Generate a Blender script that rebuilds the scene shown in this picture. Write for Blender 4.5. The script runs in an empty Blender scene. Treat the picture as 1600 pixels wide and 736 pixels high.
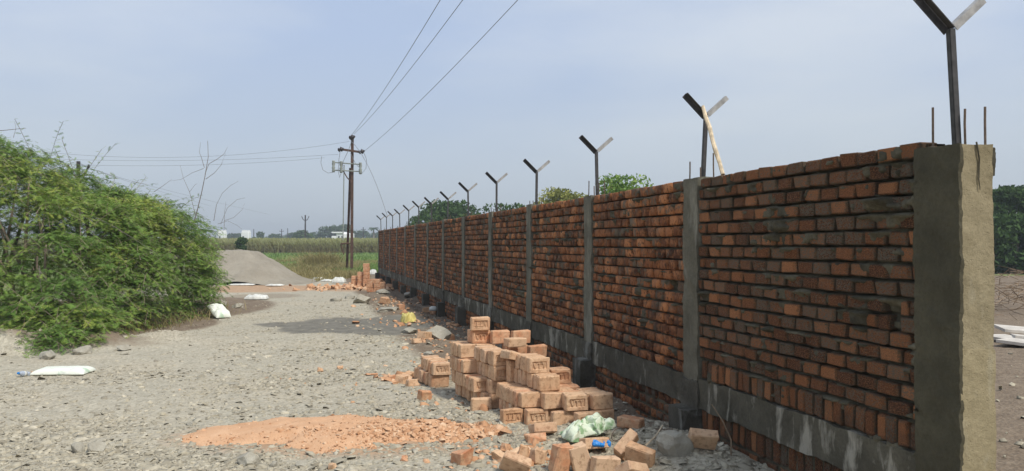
import bpy, math, random
import numpy as np
from mathutils import Vector, Matrix

random.seed(7)
rng = np.random.default_rng(7)
S = bpy.context.scene
COL = S.collection

# ------------------------------------------------------------------ camera
FPX, W0, H0, HOR, VPX = 1300.0, 1600.0, 736.0, 379.0, 480.0
EYE = 1.6
TH = math.atan((800 - VPX) / FPX)
CT, ST = math.cos(TH), math.sin(TH)
PITCH = math.atan((HOR - H0 / 2) / FPX)
cam = bpy.data.cameras.new('camera')
cam.sensor_fit = 'HORIZONTAL'
cam.sensor_width = 36.0
cam.lens = 36.0 * FPX / W0
cam.clip_start = 0.05
cam.clip_end = 6000
camo = bpy.data.objects.new('camera', cam)
COL.objects.link(camo)
camo.location = (0, 0, EYE)
camo.rotation_euler = (math.pi / 2 + PITCH, 0, -TH)
S.camera = camo

# ------------------------------------------------------------------ light
TO_SUN = Vector((0.36, -0.62, 0.95)).normalized()
SUN_EL = math.asin(TO_SUN.z)
SUN_AZ = math.atan2(TO_SUN.x, TO_SUN.y)
world = bpy.data.worlds.new('World')
S.world = world
world.use_nodes = True
nt = world.node_tree
nt.nodes.clear()
wo = nt.nodes.new('ShaderNodeOutputWorld')
bg = nt.nodes.new('ShaderNodeBackground')
bg.inputs[1].default_value = 0.1
sky = nt.nodes.new('ShaderNodeTexSky')
sky.sky_type = 'NISHITA'
sky.sun_disc = False
sky.sun_elevation = SUN_EL
sky.sun_rotation = SUN_AZ
sky.dust_density = 3.0
sky.air_density = 1.0
tc = nt.nodes.new('ShaderNodeTexCoord')
mp = nt.nodes.new('ShaderNodeMapping')
mp.inputs['Scale'].default_value = (1.0, 1.0, 3.4)
mp.inputs['Location'].default_value = (6.2, 1.5, 0.5)
no = nt.nodes.new('ShaderNodeTexNoise')
no.inputs['Scale'].default_value = 1.7
no.inputs['Detail'].default_value = 5
no.inputs['Roughness'].default_value = 0.52
cr = nt.nodes.new('ShaderNodeValToRGB')
cr.color_ramp.elements[0].position = 0.40
cr.color_ramp.elements[0].color = (5.35, 6.5, 8.7, 1)
cr.color_ramp.elements[1].position = 0.66
cr.color_ramp.elements[1].color = (7.6, 8.3, 9.3, 1)
mx = nt.nodes.new('ShaderNodeMix')
mx.data_type = 'RGBA'
mx.inputs['Factor'].default_value = 0.80
sx_ = nt.nodes.new('ShaderNodeSeparateXYZ')
hz = nt.nodes.new('ShaderNodeValToRGB')
hz.color_ramp.elements[0].position = 0.0
hz.color_ramp.elements[0].color = (1, 1, 1, 1)
hz.color_ramp.elements[1].position = 0.24
hz.color_ramp.elements[1].color = (0, 0, 0, 1)
mh = nt.nodes.new('ShaderNodeMix')
mh.data_type = 'RGBA'
mh.inputs['B'].default_value = (6.0, 6.7, 7.35, 1)
nt.links.new(tc.outputs['Generated'], sx_.inputs[0])
nt.links.new(sx_.outputs['Z'], hz.inputs['Fac'])
nt.links.new(hz.outputs[0], mh.inputs['Factor'])
nt.links.new(tc.outputs['Generated'], mp.inputs['Vector'])
nt.links.new(mp.outputs[0], no.inputs['Vector'])
nt.links.new(no.outputs['Fac'], cr.inputs['Fac'])
nt.links.new(sky.outputs[0], mx.inputs['A'])
nt.links.new(cr.outputs[0], mh.inputs['A'])
nt.links.new(mh.outputs['Result'], mx.inputs['B'])
nt.links.new(mx.outputs['Result'], bg.inputs[0])
nt.links.new(bg.outputs[0], wo.inputs[0])
sl = bpy.data.lights.new('sun', 'SUN')
sl.energy = 3.5
sl.angle = math.radians(8.0)
sl.color = (1.0, 0.955, 0.88)
so = bpy.data.objects.new('sun', sl)
COL.objects.link(so)
so.rotation_euler = TO_SUN.to_track_quat('Z', 'Y').to_euler()

S.view_settings.view_transform = 'Standard'
S.view_settings.look = 'None'
S.view_settings.exposure = 0.0
S.view_settings.gamma = 1.0
S.view_settings.use_curve_mapping = False
S.render.engine = 'CYCLES'
S.cycles.use_denoising = True
S.cycles.max_bounces = 6
S.cycles.transparent_max_bounces = 8

# ------------------------------------------------------------------ coordinates
def cw(X, z, h=0.0):
    """camera-aligned plan position (X to the right, z ahead) to world"""
    return Vector((X * CT + z * ST, -X * ST + z * CT, h))

def wc(x, y):
    return x * CT - y * ST, x * ST + y * CT

def gp(px, py, h=0.0):
    z = (EYE - h) * FPX / (py - HOR)
    return cw((px - 800) * z / FPX, z, h)

def at(px, py, z):
    return cw((px - 800) * z / FPX, z, EYE + (HOR - py) * z / FPX)

def hash2(ix, iy, s):
    v = np.sin(ix * 127.1 + iy * 311.7 + s * 74.7) * 43758.5453
    return v - np.floor(v)

def noise2(x, y, s=0.0):
    x = np.asarray(x, float); y = np.asarray(y, float)
    ix = np.floor(x); iy = np.floor(y)
    fx = x - ix; fy = y - iy
    fx = fx * fx * (3 - 2 * fx); fy = fy * fy * (3 - 2 * fy)
    a = hash2(ix, iy, s); b = hash2(ix + 1, iy, s)
    c = hash2(ix, iy + 1, s); d = hash2(ix + 1, iy + 1, s)
    return (a + (b - a) * fx) * (1 - fy) + (c + (d - c) * fx) * fy

def fbm(x, y, s=0.0, o=3):
    t = 0; a = 0.5
    for k in range(o):
        t = t + a * noise2(x * 2 ** k, y * 2 ** k, s + k * 3.1); a *= 0.5
    return t / (1 - 0.5 ** o)

def sst(a, b, v):
    t = np.clip((np.asarray(v, float) - a) / (b - a), 0, 1)
    return t * t * (3 - 2 * t)

WX = 3.2 * CT            # visible face of the wall
COLY0 = 3.42             # near end face of the wall
COLS = [3.565] + [6.364 + 2.6 * k for k in range(13)]
WTOP, BTOP, BBOT = 2.13, 0.49, 0.25

BERM = [(-8.6, 12.6, 0.34, 0.9, 0.6), (-7.4, 12.2, 0.24, 0.5, 0.4), (-6.35, 12.9, 0.22, 0.45, 0.4), (-5.7, 13.7, 0.12, 0.5, 0.4),
        (-9.6, 12.0, 0.30, 0.9, 0.6), (-6.9, 12.6, 0.18, 0.3, 0.3)]
def H(x, y):
    x = np.asarray(x, float); y = np.asarray(y, float)
    X = x * CT - y * ST; z = x * ST + y * CT
    near = 1 - sst(26, 60, z)
    h = (fbm(x * 0.35, y * 0.35, 1.0) - 0.5) * 0.10 * near
    h = h + (fbm(x * 2.3, y * 2.3, 5.0) - 0.5) * 0.045 * near
    h = h + (fbm(x * 7.0, y * 7.0, 9.0, 2) - 0.5) * 0.022 * (1 - sst(12, 30, z))
    rough = sst(1.2, 2.6, x) * sst(6.0, 8.0, y) * (1 - sst(36, 40, y)) * (1 - sst(3.3, 4.5, x))
    h = h + rough * ((fbm(x * 1.6, y * 1.1, 15.0) - 0.42) * 0.26 + (fbm(x * 5.5, y * 4.5, 16.0) - 0.5) * 0.10)
    h = h - 0.12 * sst(WX - 0.75, WX - 0.25, x) * sst(6.7, 7.4, y) * (1 - sst(38, 42, y)) * (1 - sst(WX + 0.2, WX + 1.0, x))
    for bx, bz, bh, ra, rb in BERM:
        h = h + bh * np.exp(-((X - bx) / ra) ** 2 - ((z - bz) / rb) ** 2) * (0.65 + 0.7 * fbm(x * 3, y * 3, 21.0))
    # low rubble heap against the first bay
    h = h + 0.13 * np.exp(-((x - 2.75) / 0.42) ** 2 - ((y - 5.75) / 0.75) ** 2)
    h = h + 0.06 * np.exp(-((x - 1.9) / 0.5) ** 2 - ((y - 6.3) / 0.4) ** 2)
    flat = np.exp(-((X + 2.9) / 2.0) ** 4 - ((z - 16.2) / 1.5) ** 4)
    h = h * (1 - 0.9 * flat) - 0.012 * flat
    h = h - 0.02 * sst(-20, -60, X) 
    return h

def h1(p):
    return float(H(p[0], p[1]))

def ground(px, py):
    p = gp(px, py)
    for _ in range(3):
        hh = h1(p)
        p = gp(px, py, hh)
    return p

# ------------------------------------------------------------------ material helpers
def mat(name):
    m = bpy.data.materials.new(name)
    m.use_nodes = True
    t = m.node_tree
    return m, t, t.nodes['Principled BSDF']

def nd(t, typ, **kw):
    n = t.nodes.new('ShaderNode' + typ)
    for k, v in kw.items():
        if k in n.inputs:
            n.inputs[k].default_value = v
        else:
            setattr(n, k, v)
    return n

def coords(t, kind='Object', scale=(1, 1, 1), jitter=False):
    c = nd(t, 'TexCoord')
    m_ = nd(t, 'Mapping')
    m_.inputs['Scale'].default_value = scale
    t.links.new(c.outputs[kind], m_.inputs['Vector'])
    if jitter:
        oi = nd(t, 'ObjectInfo')
        mu = nd(t, 'Math', operation='MULTIPLY')
        mu.inputs[1].default_value = 37.0
        t.links.new(oi.outputs['Random'], mu.inputs[0])
        t.links.new(mu.outputs[0], m_.inputs['Location'])
    return m_.outputs[0]

def noise(t, vec, scale, detail=4, rough=0.55, dist=0.0):
    n = nd(t, 'TexNoise')
    n.inputs['Scale'].default_value = scale
    n.inputs['Detail'].default_value = detail
    n.inputs['Roughness'].default_value = rough
    n.inputs['Distortion'].default_value = dist
    t.links.new(vec, n.inputs['Vector'])
    return n.outputs['Fac']

def ramp(t, fac, stops, interp='LINEAR'):
    r = nd(t, 'ValToRGB')
    e = r.color_ramp.elements
    r.color_ramp.interpolation = interp
    while len(e) < len(stops):
        e.new(0.5)
    for i, (p, c) in enumerate(stops):
        e[i].position = p
        e[i].color = tuple(c) + (1,) if len(c) == 3 else c
    t.links.new(fac, r.inputs['Fac'])
    return r.outputs['Color']

def gray(p0, p1):
    return [(p0, (0, 0, 0)), (p1, (1, 1, 1))]

def mixc(t, fac, a, b, blend='MIX'):
    m_ = nd(t, 'Mix', data_type='RGBA', blend_type=blend)
    for s, v in (('Factor', fac), ('A', a), ('B', b)):
        i = m_.inputs[0] if s == 'Factor' else m_.inputs[6 if s == 'A' else 7]
        if hasattr(v, 'is_output') or isinstance(v, bpy.types.NodeSocket):
            t.links.new(v, i)
        else:
            i.default_value = v if s == 'Factor' else (tuple(v) + (1,))
    return m_.outputs[2]

def bump(t, b, hgt, strength=0.5, dist=0.01):
    n = nd(t, 'Bump')
    n.inputs['Strength'].default_value = strength
    n.inputs['Distance'].default_value = dist
    t.links.new(hgt, n.inputs['Height'])
    t.links.new(n.outputs[0], b.inputs['Normal'])

def setc(t, b, col, rough=0.9, spec=0.25):
    if isinstance(col, bpy.types.NodeSocket):
        t.links.new(col, b.inputs['Base Color'])
    else:
        b.inputs['Base Color'].default_value = tuple(col) + (1,)
    b.inputs['Roughness'].default_value = rough
    b.inputs['Specular IOR Level'].default_value = spec

def rnd_socket(t, per_island):
    if per_island:
        return nd(t, 'NewGeometry').outputs['Random Per Island']
    return nd(t, 'ObjectInfo').outputs['Random']

M = {}
def wall_brick_mat(name, island):
    m, t, b = mat(name)
    v = coords(t, 'Object', jitter=not island)
    r = rnd_socket(t, island)
    base = ramp(t, r, [(0.0, (0.060, 0.027, 0.015)), (0.2, (0.115, 0.044, 0.020)), (0.5, (0.215, 0.082, 0.034)), (0.75, (0.32, 0.125, 0.050)), (0.92, (0.52, 0.22, 0.092)), (1.0, (0.16, 0.075, 0.04))])
    n1 = noise(t, v, 14, 5, 0.65)
    base = mixc(t, ramp(t, n1, gray(0.46, 0.76)), base, (0.46, 0.20, 0.085))
    n3 = noise(t, v, 34, 3, 0.6)
    base = mixc(t, ramp(t, n3, [(0.52 if island else 0.48, (0, 0, 0)), (0.66 if island else 0.62, (0.8, 0.8, 0.8))]), base, (0.045, 0.026, 0.016))
    # cement smeared over the face while the joints were filled
    n2 = noise(t, v, 9.0, 6, 0.7, 0.4)
    ad = nd(t, 'Math', operation='MULTIPLY_ADD'); ad.inputs[1].default_value = 0.22; ad.inputs[2].default_value = -0.11
    sep = nd(t, 'Math', operation='FRACT'); mu = nd(t, 'Math', operation='MULTIPLY'); mu.inputs[1].default_value = 17.3
    t.links.new(r, mu.inputs[0]); t.links.new(mu.outputs[0], sep.inputs[0]); t.links.new(sep.outputs[0], ad.inputs[0])
    a2 = nd(t, 'Math', operation='ADD'); t.links.new(n2, a2.inputs[0]); t.links.new(ad.outputs[0], a2.inputs[1])
    base = mixc(t, ramp(t, a2.outputs[0], [(0.55 if island else 0.52, (0, 0, 0)), (0.66 if island else 0.63, (0.85, 0.85, 0.85))]), base, (0.135, 0.12, 0.088))
    if not island:
        oc = nd(t, 'TexCoord').outputs['Object']
        sp = nd(t, 'SeparateXYZ'); t.links.new(oc, sp.inputs[0])
        ay = nd(t, 'Math', operation='ABSOLUTE'); az_ = nd(t, 'Math', operation='ABSOLUTE')
        t.links.new(sp.outputs['Y'], ay.inputs[0]); t.links.new(sp.outputs['Z'], az_.inputs[0])
        mxm = nd(t, 'Math', operation='MAXIMUM'); t.links.new(ay.outputs[0], mxm.inputs[0]); t.links.new(az_.outputs[0], mxm.inputs[1])
        nr_ = noise(t, v, 6.0, 6, 0.75)
        am = nd(t, 'Math', operation='MULTIPLY_ADD'); am.inputs[1].default_value = 0.55
        t.links.new(nr_, am.inputs[0]); t.links.new(mxm.outputs[0], am.inputs[2])
        base = mixc(t, ramp(t, am.outputs[0], [(0.66, (0, 0, 0)), (0.80, (0.85, 0.85, 0.85))]), base, (0.085, 0.072, 0.048))
    # soot and damp stains with shapes of their own, running across neighbouring bricks
    gpos = nd(t, 'NewGeometry').outputs['Position']
    ns = noise(t, gpos, 1.3, 5, 0.65, 0.5)
    base = mixc(t, ramp(t, ns, [(0.52, (0, 0, 0)), (0.70, (0.75, 0.75, 0.75))]), base, (0.055, 0.043, 0.032))
    setc(t, b, base, 0.92, 0.2)
    bump(t, b, noise(t, v, 42, 6, 0.75), 1.0, 0.010)
    return m

def stack_brick_mat(name, tint):
    m, t, b = mat(name)
    v = coords(t, 'Object', jitter=True)
    r = rnd_socket(t, False)
    base = ramp(t, r, [(0, (0.46, 0.235, 0.125)), (0.2, (0.56, 0.345, 0.205)), (0.45, (0.61, 0.40, 0.245)), (0.65, (0.52, 0.30, 0.165)), (0.85, (0.64, 0.44, 0.29)), (1, (0.47, 0.275, 0.165))])
    base = mixc(t, 1.0, base, tint, 'MULTIPLY')
    n1 = noise(t, v, 11, 5, 0.65)
    base = mixc(t, ramp(t, n1, gray(0.38, 0.75)), base, (0.66, 0.46, 0.29))
    n2 = noise(t, v, 27, 4, 0.65)
    base = mixc(t, ramp(t, n2, [(0.50, (0, 0, 0)), (0.68, (0.7, 0.7, 0.7))]), base, (0.27, 0.145, 0.08))
    setc(t, b, base, 0.95, 0.15)
    bump(t, b, noise(t, v, 75, 5, 0.75), 0.7, 0.005)
    return m

def concrete_mat(name, lo, hi, streak=0.0, pale=(0.42, 0.41, 0.36)):
    m, t, b = mat(name)
    v = coords(t, 'Object')
    n1 = noise(t, v, 3.2, 6, 0.62)
    c = ramp(t, n1, [(0.28, lo), (0.72, hi)])
    n2 = noise(t, v, 48, 6, 0.75)
    c = mixc(t, ramp(t, n2, [(0.42, (0, 0, 0)), (0.75, (0.5, 0.5, 0.5))]), c, tuple(x * 0.62 for x in lo))
    if streak:
        vs = coords(t, 'Object', (4.5, 4.5, 1.5))
        n3 = noise(t, vs, 1.7, 5, 0.62, 0.3)
        n4 = noise(t, v, 0.9, 3)
        s_ = nd(t, 'Math', operation='MULTIPLY_ADD'); s_.inputs[1].default_value = 0.55
        t.links.new(n4, s_.inputs[0]); t.links.new(n3, s_.inputs[2])
        c = mixc(t, ramp(t, s_.outputs[0], [(0.82, (0, 0, 0)), (0.95, (streak,) * 3)]), c, pale)
    setc(t, b, c, 0.9, 0.25)
    pv_ = nd(t, 'TexVoronoi'); pv_.inputs['Scale'].default_value = 55; t.links.new(v, pv_.inputs['Vector'])
    pit = ramp(t, pv_.outputs['Distance'], [(0.05, (0, 0, 0)), (0.22, (1, 1, 1))])
    nb = noise(t, v, 22, 7, 0.75)
    mm = nd(t, 'Math', operation='MULTIPLY_ADD'); mm.inputs[1].default_value = 0.25
    t.links.new(pit, mm.inputs[0]); t.links.new(nb, mm.inputs[2])
    bump(t, b, mm.outputs[0], 0.9, 0.012)
    return m

M['wall_brick'] = wall_brick_mat('wall_brick', False)
M['wall_brick_far'] = wall_brick_mat('wall_brick_far', True)
M['brick'] = stack_brick_mat('sandy_brick', (1, 1, 1))
M['brick_red'] = stack_brick_mat('red_brick', (0.97, 0.74, 0.66))
M['mortar'] = concrete_mat('mortar', (0.030, 0.026, 0.016), (0.185, 0.162, 0.108))
M['column'] = concrete_mat('column_concrete', (0.095, 0.087, 0.062), (0.215, 0.198, 0.147), 0.5, (0.33, 0.31, 0.25))
M['end_column'] = concrete_mat('pale_concrete', (0.25, 0.205, 0.115), (0.40, 0.335, 0.205), 0.5, (0.40, 0.36, 0.26))
M['end_column_top'] = concrete_mat('pale_concrete_upper', (0.225, 0.185, 0.105), (0.385, 0.325, 0.205), 0.6, (0.40, 0.36, 0.265))
M['dark_face'] = concrete_mat('dark_concrete', (0.050, 0.044, 0.027), (0.115, 0.102, 0.064))
M['beam'] = concrete_mat('beam_concrete', (0.055, 0.049, 0.034), (0.145, 0.130, 0.094), 0.8, (0.40, 0.37, 0.30))
M['pier'] = concrete_mat('pier_concrete', (0.06, 0.054, 0.04), (0.135, 0.122, 0.094), 0.35)
M['rubble_stone'] = concrete_mat('rubble_stone', (0.29, 0.265, 0.21), (0.47, 0.44, 0.355))

def simple(name, col, rough=0.8, spec=0.3, var=0.25, scale=12, metal=0.0, bmp=0.3):
    m, t, b = mat(name)
    v = coords(t, 'Object')
    n = noise(t, v, scale, 5, 0.6)
    c = ramp(t, n, [(0.3, tuple(x * (1 - var) for x in col)), (0.7, tuple(min(1, x * (1 + var)) for x in col))])
    setc(t, b, c, rough, spec)
    b.inputs['Metallic'].default_value = metal
    if bmp:
        bump(t, b, noise(t, v, scale * 3, 4), bmp, 0.004)
    return m

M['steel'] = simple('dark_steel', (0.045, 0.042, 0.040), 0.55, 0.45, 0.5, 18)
M['grey_arm'] = simple('grey_steel', (0.34, 0.33, 0.31), 0.55, 0.4, 0.35, 18)
M['rebar'] = simple('rebar_steel', (0.13, 0.095, 0.07), 0.8, 0.3, 0.4, 40)
M['wood'] = simple('pale_peeled_wood', (0.62, 0.50, 0.34), 0.85, 0.2, 0.35, 22)
M['rust'] = simple('rusty_steel', (0.105, 0.062, 0.045), 0.85, 0.25, 0.45, 5)
M['insulator'] = simple('brown_porcelain', (0.035, 0.026, 0.024), 0.3, 0.5, 0.2, 5, bmp=0)
M['pale_steel'] = simple('weathered_steel', (0.26, 0.28, 0.25), 0.7, 0.4, 0.25, 6)
M['wire'] = simple('wire_metal', (0.2, 0.205, 0.22), 0.6, 0.4, 0.1, 3, bmp=0)
M['bark'] = simple('bark', (0.25, 0.195, 0.145), 0.95, 0.15, 0.35, 25)
M['dead_bark'] = simple('dead_bark', (0.20, 0.17, 0.15), 0.95, 0.15, 0.3, 25)
M['sack_white'] = simple('white_woven_sack', (0.60, 0.60, 0.55), 0.8, 0.2, 0.25, 6)
M['plaster'] = simple('white_plaster', (0.80, 0.80, 0.79), 0.9, 0.2, 0.05, 0.5, bmp=0)
M['dark_glass'] = simple('dark_window', (0.06, 0.07, 0.08), 0.3, 0.5, 0.1, 1, bmp=0)
M['yellow_plastic'] = simple('yellow_plastic', (0.60, 0.51, 0.17), 0.5, 0.4, 0.22, 12)
M['blue_plastic'] = simple('blue_plastic', (0.02, 0.22, 0.60), 0.45, 0.45, 0.15, 12)
M['slab'] = simple('pale_stone_slab', (0.52, 0.48, 0.42), 0.9, 0.2, 0.2, 5)
M['twig'] = simple('dry_twig', (0.24, 0.175, 0.115), 0.95, 0.1, 0.35, 9)

def printed_sack(name, white, green, lo, hi, scale):
    m, t, b = mat(name)
    v = coords(t, 'Object')
    n = noise(t, v, scale, 3, 0.5, 0.6)
    c = mixc(t, ramp(t, n, gray(lo, hi)), white, green)
    n2 = noise(t, v, scale * 3, 4)
    c = mixc(t, ramp(t, n2, [(0.55, (0, 0, 0)), (0.75, (0.4, 0.4, 0.4))]), c, tuple(x * 0.6 for x in white))
    setc(t, b, c, 0.6, 0.35)
    bump(t, b, noise(t, v, 30, 4), 0.5, 0.008)
    return m
M['sack_print'] = printed_sack('printed_sack', (0.72, 0.74, 0.64), (0.45, 0.58, 0.42), 0.62, 0.70, 5)
M['bag_green'] = printed_sack('green_print_bag', (0.62, 0.68, 0.53), (0.22, 0.36, 0.18), 0.50, 0.62, 16)

def leaf_mat(name, stops, trans=0.25):
    m, t, b = mat(name)
    r = nd(t, 'NewGeometry').outputs['Random Per Island']
    a = nd(t, 'Attribute'); a.attribute_name = 'tone'
    ad = nd(t, 'Math', operation='MULTIPLY_ADD'); ad.inputs[1].default_value = 0.35
    t.links.new(r, ad.inputs[0]); t.links.new(a.outputs['Fac'], ad.inputs[2])
    c = ramp(t, ad.outputs[0], stops)
    setc(t, b, c, 0.7, 0.12)
    tr = nd(t, 'BsdfTranslucent')
    t.links.new(c, tr.inputs['Color'])
    ms = nd(t, 'MixShader'); ms.inputs[0].default_value = trans
    t.links.new(b.outputs[0], ms.inputs[1]); t.links.new(tr.outputs[0], ms.inputs[2])
    t.links.new(ms.outputs[0], t.nodes['Material Output'].inputs[0])
    return m
M['leaf'] = leaf_mat('thorn_shrub_leaf', [(0.0, (0.092, 0.176, 0.042)), (0.35, (0.155, 0.264, 0.058)), (0.7, (0.250, 0.351, 0.074)), (1.0, (0.428, 0.458, 0.100))])
M['leaf_dark'] = leaf_mat('dark_leaf', [(0.0, (0.035, 0.07, 0.022)), (0.5, (0.06, 0.11, 0.03)), (1.0, (0.10, 0.16, 0.045))])
M['leaf_far'] = leaf_mat('far_leaf', [(0.0, (0.05, 0.085, 0.035)), (0.5, (0.075, 0.12, 0.045)), (1.0, (0.11, 0.16, 0.06))])
M['leaf_yellow'] = leaf_mat('yellow_leaf', [(0.0, (0.16, 0.19, 0.05)), (0.5, (0.27, 0.28, 0.08)), (1.0, (0.42, 0.38, 0.12))])
M['grass'] = leaf_mat('field_grass', [(0.0, (0.13, 0.20, 0.06)), (0.5, (0.19, 0.29, 0.085)), (1.0, (0.28, 0.36, 0.13))])
M['dry_grass'] = leaf_mat('dry_weed', [(0.0, (0.17, 0.16, 0.06)), (0.5, (0.32, 0.27, 0.12)), (1.0, (0.44, 0.37, 0.19))])
M['maize'] = leaf_mat('maize_leaf', [(0.0, (0.17, 0.125, 0.07)), (0.35, (0.27, 0.24, 0.11)), (0.65, (0.36, 0.37, 0.15)), (1.0, (0.52, 0.51, 0.27))])
M['blossom'] = leaf_mat('white_blossom', [(0.0, (0.7, 0.72, 0.72)), (1.0, (0.85, 0.86, 0.86))])

def chip_mat(name, stops, scale=40):
    m, t, b = mat(name)
    r = nd(t, 'NewGeometry').outputs['Random Per Island']
    v = coords(t, 'Object')
    c = ramp(t, r, stops)
    n = noise(t, v, scale, 4)
    c = mixc(t, ramp(t, n, [(0.4, (0, 0, 0)), (0.8, (0.5, 0.5, 0.5))]), c, stops[0][1])
    setc(t, b, c, 0.95, 0.15)
    return m
M['chips'] = chip_mat('stone_chips', [(0, (0.258, 0.229, 0.172)), (0.3, (0.342, 0.308, 0.231)), (0.6, (0.394, 0.356, 0.267)), (0.85, (0.446, 0.402, 0.302)), (1, (0.556, 0.503, 0.385))])
M['crumb'] = chip_mat('brick_crumbs', [(0, (0.42, 0.22, 0.115)), (0.35, (0.55, 0.315, 0.175)), (0.7, (0.62, 0.39, 0.235)), (1, (0.70, 0.50, 0.33))])

# ground sheet: colours of the real soils through masks stored on the mesh
m, t, b = mat('ground_soil')
v = coords(t, 'Object')
def attr(t, n):
    a = nd(t, 'Attribute'); a.attribute_name = n
    return a.outputs['Fac']
n1 = noise(t, v, 0.7, 6, 0.6)
n2 = noise(t, v, 5.0, 6, 0.68)
n3 = noise(t, v, 38, 5, 0.7)
g = ramp(t, n2, [(0.25, (0.301, 0.269, 0.200)), (0.5, (0.405, 0.368, 0.283)), (0.75, (0.494, 0.450, 0.347))])
g = mixc(t, ramp(t, n1, [(0.45, (0, 0, 0)), (0.65, (0.770, 0.750, 0.706))]), g, (0.456, 0.394, 0.289))
g = mixc(t, ramp(t, n3, [(0.50, (0, 0, 0)), (0.72, (0.898, 0.875, 0.824))]), g, (0.219, 0.194, 0.147))
vo = nd(t, 'TexVoronoi'); vo.inputs['Scale'].default_value = 26; t.links.new(v, vo.inputs['Vector'])
g = mixc(t, 0.3, g, ramp(t, vo.outputs['Color'], [(0.2, (0.283, 0.257, 0.194)), (0.8, (0.591, 0.544, 0.424))]))
soil = ramp(t, n2, [(0.3, (0.135, 0.098, 0.066)), (0.7, (0.255, 0.20, 0.14))])
soil = mixc(t, ramp(t, n3, [(0.5, (0, 0, 0)), (0.75, (0.5, 0.5, 0.5))]), soil, (0.32, 0.26, 0.20))
orange = ramp(t, n2, [(0.3, (0.37, 0.24, 0.145)), (0.7, (0.47, 0.33, 0.215))])
green = ramp(t, n1, [(0.35, (0.15, 0.20, 0.065)), (0.65, (0.21, 0.24, 0.09))])
wet = ramp(t, n2, [(0.3, (0.105, 0.095, 0.072)), (0.7, (0.235, 0.215, 0.17))])
def edged(mask, nz=n2, amt=0.5):
    s_ = nd(t, 'Math', operation='MULTIPLY_ADD'); s_.inputs[1].default_value = amt
    t.links.new(nz, s_.inputs[0]); t.links.new(mask, s_.inputs[2])
    return ramp(t, s_.outputs[0], gray(0.5 + amt * 0.5 - 0.12, 0.5 + amt * 0.5 + 0.12))
c = mixc(t, edged(attr(t, 'soil')), g, soil)
c = mixc(t, edged(attr(t, 'orange')), c, orange)
c = mixc(t, edged(attr(t, 'green'), n1), c, green)
wm = edged(attr(t, 'wet'), n2, 0.8)
c = mixc(t, wm, c, wet)
setc(t, b, c, 0.95, 0.2)
rr = ramp(t, wm, [(0, (0.95,) * 3), (1, (0.72,) * 3)])
t.links.new(rr, b.inputs['Roughness'])
bn = nd(t, 'Math', operation='MULTIPLY_ADD'); bn.inputs[1].default_value = 0.6
t.links.new(n3, bn.inputs[0]); t.links.new(vo.outputs['Distance'], bn.inputs[2])
bp = nd(t, 'Bump'); bp.inputs['Distance'].default_value = 0.02
t.links.new(bn.outputs[0], bp.inputs['Height'])
bs = ramp(t, wm, [(0, (0.8,) * 3), (1, (0.2,) * 3)])
t.links.new(bs, bp.inputs['Strength'])
t.links.new(bp.outputs[0], b.inputs['Normal'])
M['ground'] = m

m, t, b = mat('heap_sand')
v = coords(t, 'Object'); vs = coords(t, 'Object', (1, 1, 0.5))
n1 = noise(t, v, 1.3, 6, 0.6); n2 = noise(t, vs, 8, 6, 0.65)
c = ramp(t, n1, [(0.3, (0.246, 0.217, 0.168)), (0.7, (0.328, 0.295, 0.234))])
c = mixc(t, ramp(t, n2, [(0.5, (0, 0, 0)), (0.8, (0.410, 0.410, 0.410))]), c, (0.189, 0.164, 0.131))
setc(t, b, c, 0.97, 0.1)
bump(t, b, n2, 0.6, 0.05)
M['sand'] = m
m, t, b = mat('brick_dust')
v = coords(t, 'Object')
n1 = noise(t, v, 6, 6, 0.65); n2 = noise(t, v, 60, 5, 0.7)
c = ramp(t, n1, [(0.3, (0.55, 0.315, 0.175)), (0.7, (0.66, 0.42, 0.255))])
c = mixc(t, ramp(t, n2, [(0.5, (0, 0, 0)), (0.8, (0.5, 0.5, 0.5))]), c, (0.45, 0.23, 0.12))
setc(t, b, c, 0.97, 0.1)
bump(t, b, n2, 0.7, 0.012)
M['dust'] = m
m, t, b = mat('clear_plastic')
setc(t, b, (0.72, 0.80, 0.92), 0.15, 0.5)
b.inputs['Transmission Weight'].default_value = 0.55
M['clear_plastic'] = m

# ------------------------------------------------------------------ mesh helpers
def link(o, parent=None):
    COL.objects.link(o)
    if parent is not None:
        o.parent = parent
    return o

def tag(o, label=None, cat=None, group=None, kind=None):
    if label: o['label'] = label
    if cat: o['category'] = cat
    if group: o['group'] = group
    if kind: o['kind'] = kind
    return o

def empty(name, loc, label=None, cat=None, group=None, rz=0.0):
    o = bpy.data.objects.new(name, None)
    o.empty_display_size = 0.1
    o.location = loc
    o.rotation_euler = (0, 0, rz)
    link(o)
    return tag(o, label, cat, group)

def mesh_np(name, V, F, mats, smooth=False):
    """V (n,3); F (m,3) or (m,4) or list of such arrays"""
    me = bpy.data.meshes.new(name)
    Fs = F if isinstance(F, list) else [F]
    Fs = [np.asarray(f, np.int32) for f in Fs if len(f)]
    nl = sum(f.size for f in Fs); nf = sum(len(f) for f in Fs)
    me.vertices.add(len(V)); me.loops.add(nl); me.polygons.add(nf)
    me.vertices.foreach_set('co', np.asarray(V, np.float32).ravel())
    li = np.concatenate([f.ravel() for f in Fs])
    tot = np.concatenate([np.full(len(f), f.shape[1], np.int32) for f in Fs])
    st = np.concatenate([[0], np.cumsum(tot)[:-1]]).astype(np.int32)
    me.loops.foreach_set('vertex_index', li.astype(np.int32))
    me.polygons.foreach_set('loop_start', st)
    try:
        me.polygons.foreach_set('loop_total', tot)
    except Exception:
        pass
    if smooth:
        me.polygons.foreach_set('use_smooth', np.ones(nf, bool))
    me.update(calc_edges=True)
    me.validate()
    for m_ in (mats if isinstance(mats, list) else [mats]):
        me.materials.append(m_)
    return me

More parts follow.
